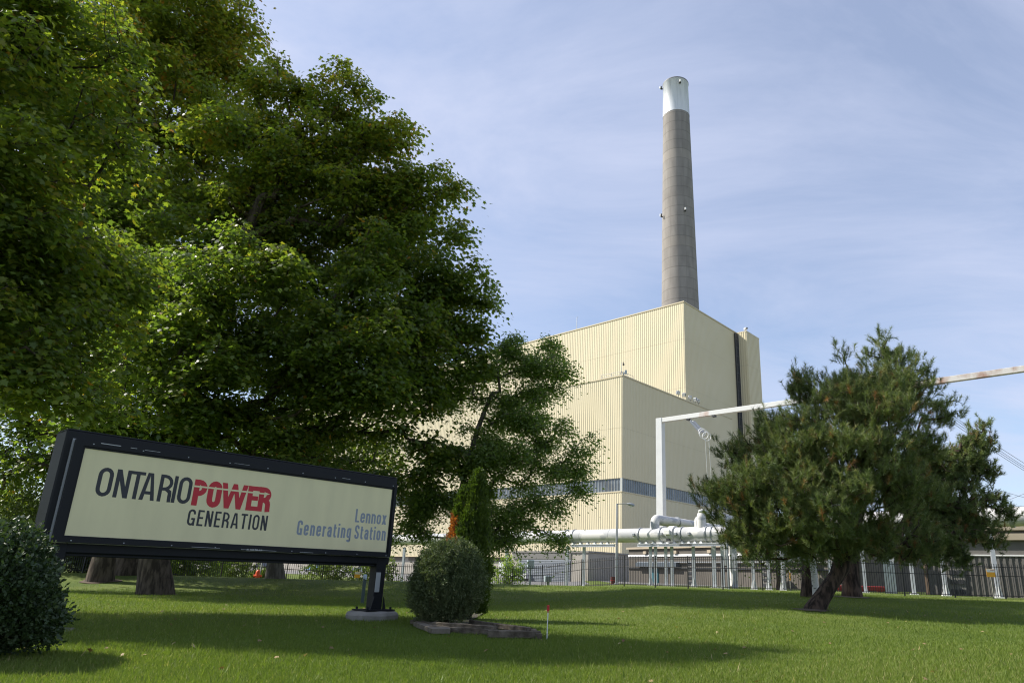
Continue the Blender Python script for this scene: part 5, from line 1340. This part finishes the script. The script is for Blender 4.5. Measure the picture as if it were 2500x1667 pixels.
# warning signs: white and yellow plates
def warn(lab, u, vtop, vbot, Yd, w, h, facing=0.0, post=True, base_v=None):
    c = at_y(u, (vtop + vbot) / 2, Yd); z0 = G(c.x, c.y)
    root = empty('warning_sign', (c.x, c.y, z0), facing, lab, 'sign', 'white and yellow warning signs')
    zc = c.z - z0
    s = MB(); s.bbox((0, -.03, zc), (w, .01, h), .004); pl_ = s.build('plate', M_yellow, root)
    s = MB(); s.box((0, -.037, zc + h * .29), (w * .94, .004, h * .38)); s.build('white_field', M_whitep, pl_)
    s = MB()
    for a in range(5): s.box((w * .02 + a * w * .085, -.0405, zc + h * .34), (w * .055, .002, h * .07))
    s.build('red_mark', M_red, pl_)
    if post: MB().box((0, 0, zc / 2), (.05, .04, zc)).build('post', M_conc, root)
    return root
warn('yellow and white warning sign on a post near the right edge, before the fence', 2418, 1389, 1407, 37.9, .46, .42, 0)
warn('small yellow and white warning sign on the fence left of the utility post', 873, 1396, 1409, 44.0, .34, .36, 0)
warn('yellow and white warning sign seen edge-on behind the fence left of the pine', 1927.5, 1386, 1414, 47, .5, .85, R_(62))
# hydrant
p = at_y(629, 1404, 44); z0 = G(p.x, p.y)
o = empty('fire_hydrant', (p.x, p.y, z0), 0, 'orange hydrant with a thin white marker rod by the fence under the sign', 'hydrant')
hz_ = p.z - z0 - .12
s = MB(); s.tube([(0, 0, 0), (0, 0, .1), (0, 0, .12), (0, 0, hz_ + .25), (0, 0, hz_ + .38), (0, 0, hz_ + .46)], [.2, .2, .14, .14, .12, .04], 14); s.tube([(-.24, 0, hz_ + .1), (.24, 0, hz_ + .1)], .07, 10); s.tube([(0, -.2, hz_ + .05), (0, 0, hz_ + .05)], .08, 10); s.build('body', M_orange, o)
MB().tube([(.12, 0, 0), (.14, 0, hz_ + 1.5)], .018, 6).build('marker_rod', M_whitep, o)

# street lamp behind the fence
p = at_y(1505, 1425, 55); z0 = G(p.x, p.y); zt = at_y(1507, 1229, 55).z
o = empty('street_lamp', (p.x, p.y, z0), 0, 'slim grey lamp post with one short arm before the hall corner', 'street lamp')
s = MB(); s.tube([(0, 0, 0), (0, 0, zt - z0)], [.11, .065], 12); s.build('pole', M_grey, o)
MB().bbox((0, 0, .04), (.36, .36, .1), .02).build('base_plate', M_grey, o)
hh = zt - z0; s = MB(); s.tube([(0, 0, hh - .02), (.75, -.1, hh), (1.0, -.12, hh - .03)], .035, 8); s.build('arm', M_grey, o)
s = MB(); s.tube([(.78, -.1, hh), (.95, -.12, hh - .02), (1.25, -.15, hh - .10), (1.38, -.16, hh - .13)], [.05, .12, .14, .06], 12); hd = s.build('lamp_head', M_grey, o)
s = MB(); s.tube([(1.1, -.135, hh - .14), (1.15, -.14, hh - .26)], [.12, .06], 10); s.build('lens', mat('lamp_lens', (.7, .7, .68), .2), hd)
# white globe lamp showing left of the pine
p = at_y(1716, 1248, 48); z0 = G(p.x + 1.6, 48)
o = empty('yard_lamp', (p.x + 1.6, 48, z0), 0, 'white oval lamp head on a thin arm poking out left of the pine', 'street lamp')
MB().tube([(0, 0, 0), (0, 0, p.z - z0 - .35)], .06, 8).build('pole', M_grey, o); MB().tube([(0, 0, p.z - z0 - .4), (-.8, 0, p.z - z0 - .1), (-1.35, 0, p.z - z0)], .03, 8).build('arm', M_grey, o)
h_ = p.z - z0; s = MB(); s.tube([(-1.25, 0, h_), (-1.35, 0, h_ + .01), (-1.6, 0, h_ + .03), (-1.85, 0, h_ + .01), (-1.93, 0, h_)], [.03, .11, .15, .10, .02], 14); s.build('lamp_head', M_whitep, o)
# cabinets and a red drum behind the fence
for (u, vt, vb, Yd, w, m_, lab) in ((1296, 1366, 1388, 60, .55, M_bluegrey, 'pale blue cabinet on a post behind the fence before the roller door'), (1338, 1405, 1420, 47.8, .45, M_bluegrey, 'low pale utility box at the fence foot'), (1242, 1367, 1400, 60, .5, M_bluegrey, 'pale blue cabinet half hidden by the cedar')):
    a = at_y(u, vt, Yd); b = at_y(u, vb, Yd); z0 = G(a.x, a.y)
    o = empty('utility_cabinet', (a.x, a.y, z0), .2, lab, 'cabinet'); z1 = max(b.z - z0, .0); zt = a.z - z0
    MB().bbox((0, 0, (max(z1, .06) + zt) / 2), (w, .4, zt - max(z1, .06)), .02).build('housing', m_, o); MB().box((0, -.205, (z1 + zt) / 2), (w * .8, .01, (zt - z1) * .8)).build('door', M_grey, o)
    MB().box((0, 0, max(z1, .06) / 2), (w * .3, .2, max(z1, .06))).build('stand', M_grey, o)
p = at_y(1496, 1425, 57); z0 = G(p.x, p.y); zt = at_y(1496, 1407, 57).z
o = empty('red_drum', (p.x, p.y, z0), 0, 'red drum behind the fence just left of the lamp post', 'drum')
s = MB(); s.tube([(0, 0, 0), (0, 0, zt - z0)], .17, 16); s.build('body', mat('faded_red', (.12, .02, .018), .7), o); MB().tube([(0, 0, (zt - z0) * .5), (0, 0, (zt - z0) * .56)], .185, 16).build('hoop', M_red, o)

# cars in the yard
def car(lab, pos, rz, body, L=4.6, H=1.5, pickup=False):
    root = empty('parked_car', pos, rz, lab, 'truck' if pickup else 'car', 'vehicles parked in the yard')
    w = 1.78
    if pickup: pr = [(-2.3, .35), (-2.3, .95), (-.4, 1.0), (-.4, 1.05), (1.0, 1.05), (1.3, 1.0), (2.3, .9), (2.35, .4)]; ca = [(-.4, 1.0), (-.35, 1.65), (.6, 1.68), (1.15, 1.02)]
    else: pr = [(-2.25, .35), (-2.3, .8), (-2.1, .95), (-1.6, .98), (1.1, .95), (2.0, .8), (2.28, .65), (2.3, .35)]; ca = [(-1.9, .95), (-1.2, 1.42), (.2, 1.46), (1.15, .93)]
    M = Matrix.Rotation(math.pi / 2, 3, 'X')
    s = MB(); s.prism(pr, -w / 2, w / 2, M); s.prism([(a * .92, b + (.05 if b > 1.1 else 0)) for a, b in ca][1:3] + [(ca[2][0] * .9, ca[2][1] - .02), (ca[1][0] * .9, ca[1][1] - .02)], -w * .4, w * .4, M); s.build('body', body, root)
    s = MB(); s.prism(ca, -w * .44, w * .44, M); s.build('cabin_window', M_carglass, root)
    for x in (-1.4, 1.45):
        for y in (-w / 2, w / 2):
            s = MB(); s.tube([(x, y - .1, .33), (x, y + .1, .33)], .33, 16); wh = s.build('wheel', M_tyre, root); s = MB(); s.tube([(x, y - .11, .33), (x, y + .11, .33)], .19, 12); s.build('rim', M_grey, wh)
    return root
cb = lambda n, c: mat(n, c, .25, spec=.6)
for (u, v, D, rz, c, pk, lab) in ((637, 1389, 165, .1, cb('dark_car', (.03, .035, .045)), False, 'dark saloon car parked before the pale wall under the sign'), (520, 1383, 170, .2, cb('white_car', (.7, .7, .72)), False, 'white car parked at the left, seen under the sign'),
                            (893, 1394, 120, .6, cb('silver_truck', (.5, .5, .52)), True, 'silver pickup behind the shrubs near the sign post'), (768, 1390, 140, .0, cb('blue_van', (.15, .3, .5)), False, 'pale blue car seen through the fence under the sign')):
    p = at_d(u, v, D); car(lab, (p.x, p.y, G(p.x, p.y) + .02), rz + R_(139.6), c, pickup=pk)
p = at_d(1265, 1412, 100); z0 = G(p.x, p.y); car('white pickup behind the fence before the pale roller door', (p.x, p.y, z0 + .02), R_(139.6), cb('white_truck', (.7, .7, .7)), pickup=True)

# ------------------------------------------------------------------ grass
def grass_mat():
    m = leaf_mat('grass_blade', [(0, (.080, .122, .020)), (.5, (.132, .185, .034)), (.85, (.190, .228, .055)), (1, (.34, .30, .15))], rough=.55, trans=.35, spec=.25, transcol=1.3); return m
rg = np.random.default_rng(77)
n = 620000
azs = rg.uniform(R_(-44), R_(40), n); D = 1 / rg.uniform(1 / 46.0, 1 / 6.6, n) ** 1.0
D = np.where(rg.uniform(size=n) < .35, rg.uniform(8, 40, n), D)
x = D * np.sin(azs); y = D * np.cos(azs); ok = (y < 42) & (y > 4.5) & ~((np.abs(x - bb.x) < .7) & (np.abs(y - bb.y - .5) < .5))
soil_p = [on_ground(u, v) for u, v in ((1982, 1490), (2082, 1458), (380, 1451), (243, 1419))]
for q, rr in zip(soil_p, (.55, .7, .85, .95)): ok &= ((x - q.x) ** 2 + (y - q.y) ** 2) > rr ** 2
x, y, D = x[ok], y[ok], D[ok]; n = len(x); z = gz(x, y)
dry = np.sin(x * .37 + 1.1 * np.sin(y * .21) + 2) * np.cos(y * .29 + 1.3 * np.sin(x * .17))
patch = np.sin(x * .9 + 2 * np.sin(y * .35)) * np.cos(y * .8 + np.sin(x * .5)) 
size = (.036 + .010 * patch + rg.uniform(0, .026, n)) * (1 + .012 * D)
tall = rg.uniform(size=n) < .004; size = np.where(tall, size * 2.0, size)
yv = np.c_[rg.normal(0, .38, n), rg.normal(0, .38, n), np.ones(n)]
tint = np.clip(.48 + .09 * patch + .13 * dry + rg.normal(0, .12, n) + .5 * (rg.uniform(size=n) < .035 + .03 * dry), 0, 1)
g = leaf_mesh('grass', 'needle', np.c_[x, y, z - .004], yv, rg.normal(size=(n, 3)) * np.array([1, 1, .3]), size, grass_mat(), None, tint, width=.17)
V_ = None
tag(g, 'short mown grass with a few longer blades', 'grass', kind='stuff')
# fallen leaves
n = 170; az_ = rg.uniform(R_(-36), R_(34), n); D = rg.uniform(7.5, 28, n); x = D * np.sin(az_); y = D * np.cos(az_)
LM_dead = leaf_mat('dead_leaf', [(0, (.16, .09, .04)), (.5, (.28, .19, .09)), (1, (.40, .32, .15))], rough=.7, trans=.1)
g = leaf_mesh('fallen_leaves', 'maple', np.c_[x, y, gz(x, y) + .045], np.c_[rg.normal(size=(n, 2)), rg.normal(0, .2, n)], np.c_[rg.normal(0, .5, (n, 2)), np.ones(n)], rg.uniform(.045, .085, n), LM_dead, None, rg.uniform(0, 1, n))
tag(g, 'dry tan leaves scattered over the lawn', 'leaves', kind='stuff')
print('leaves', total)
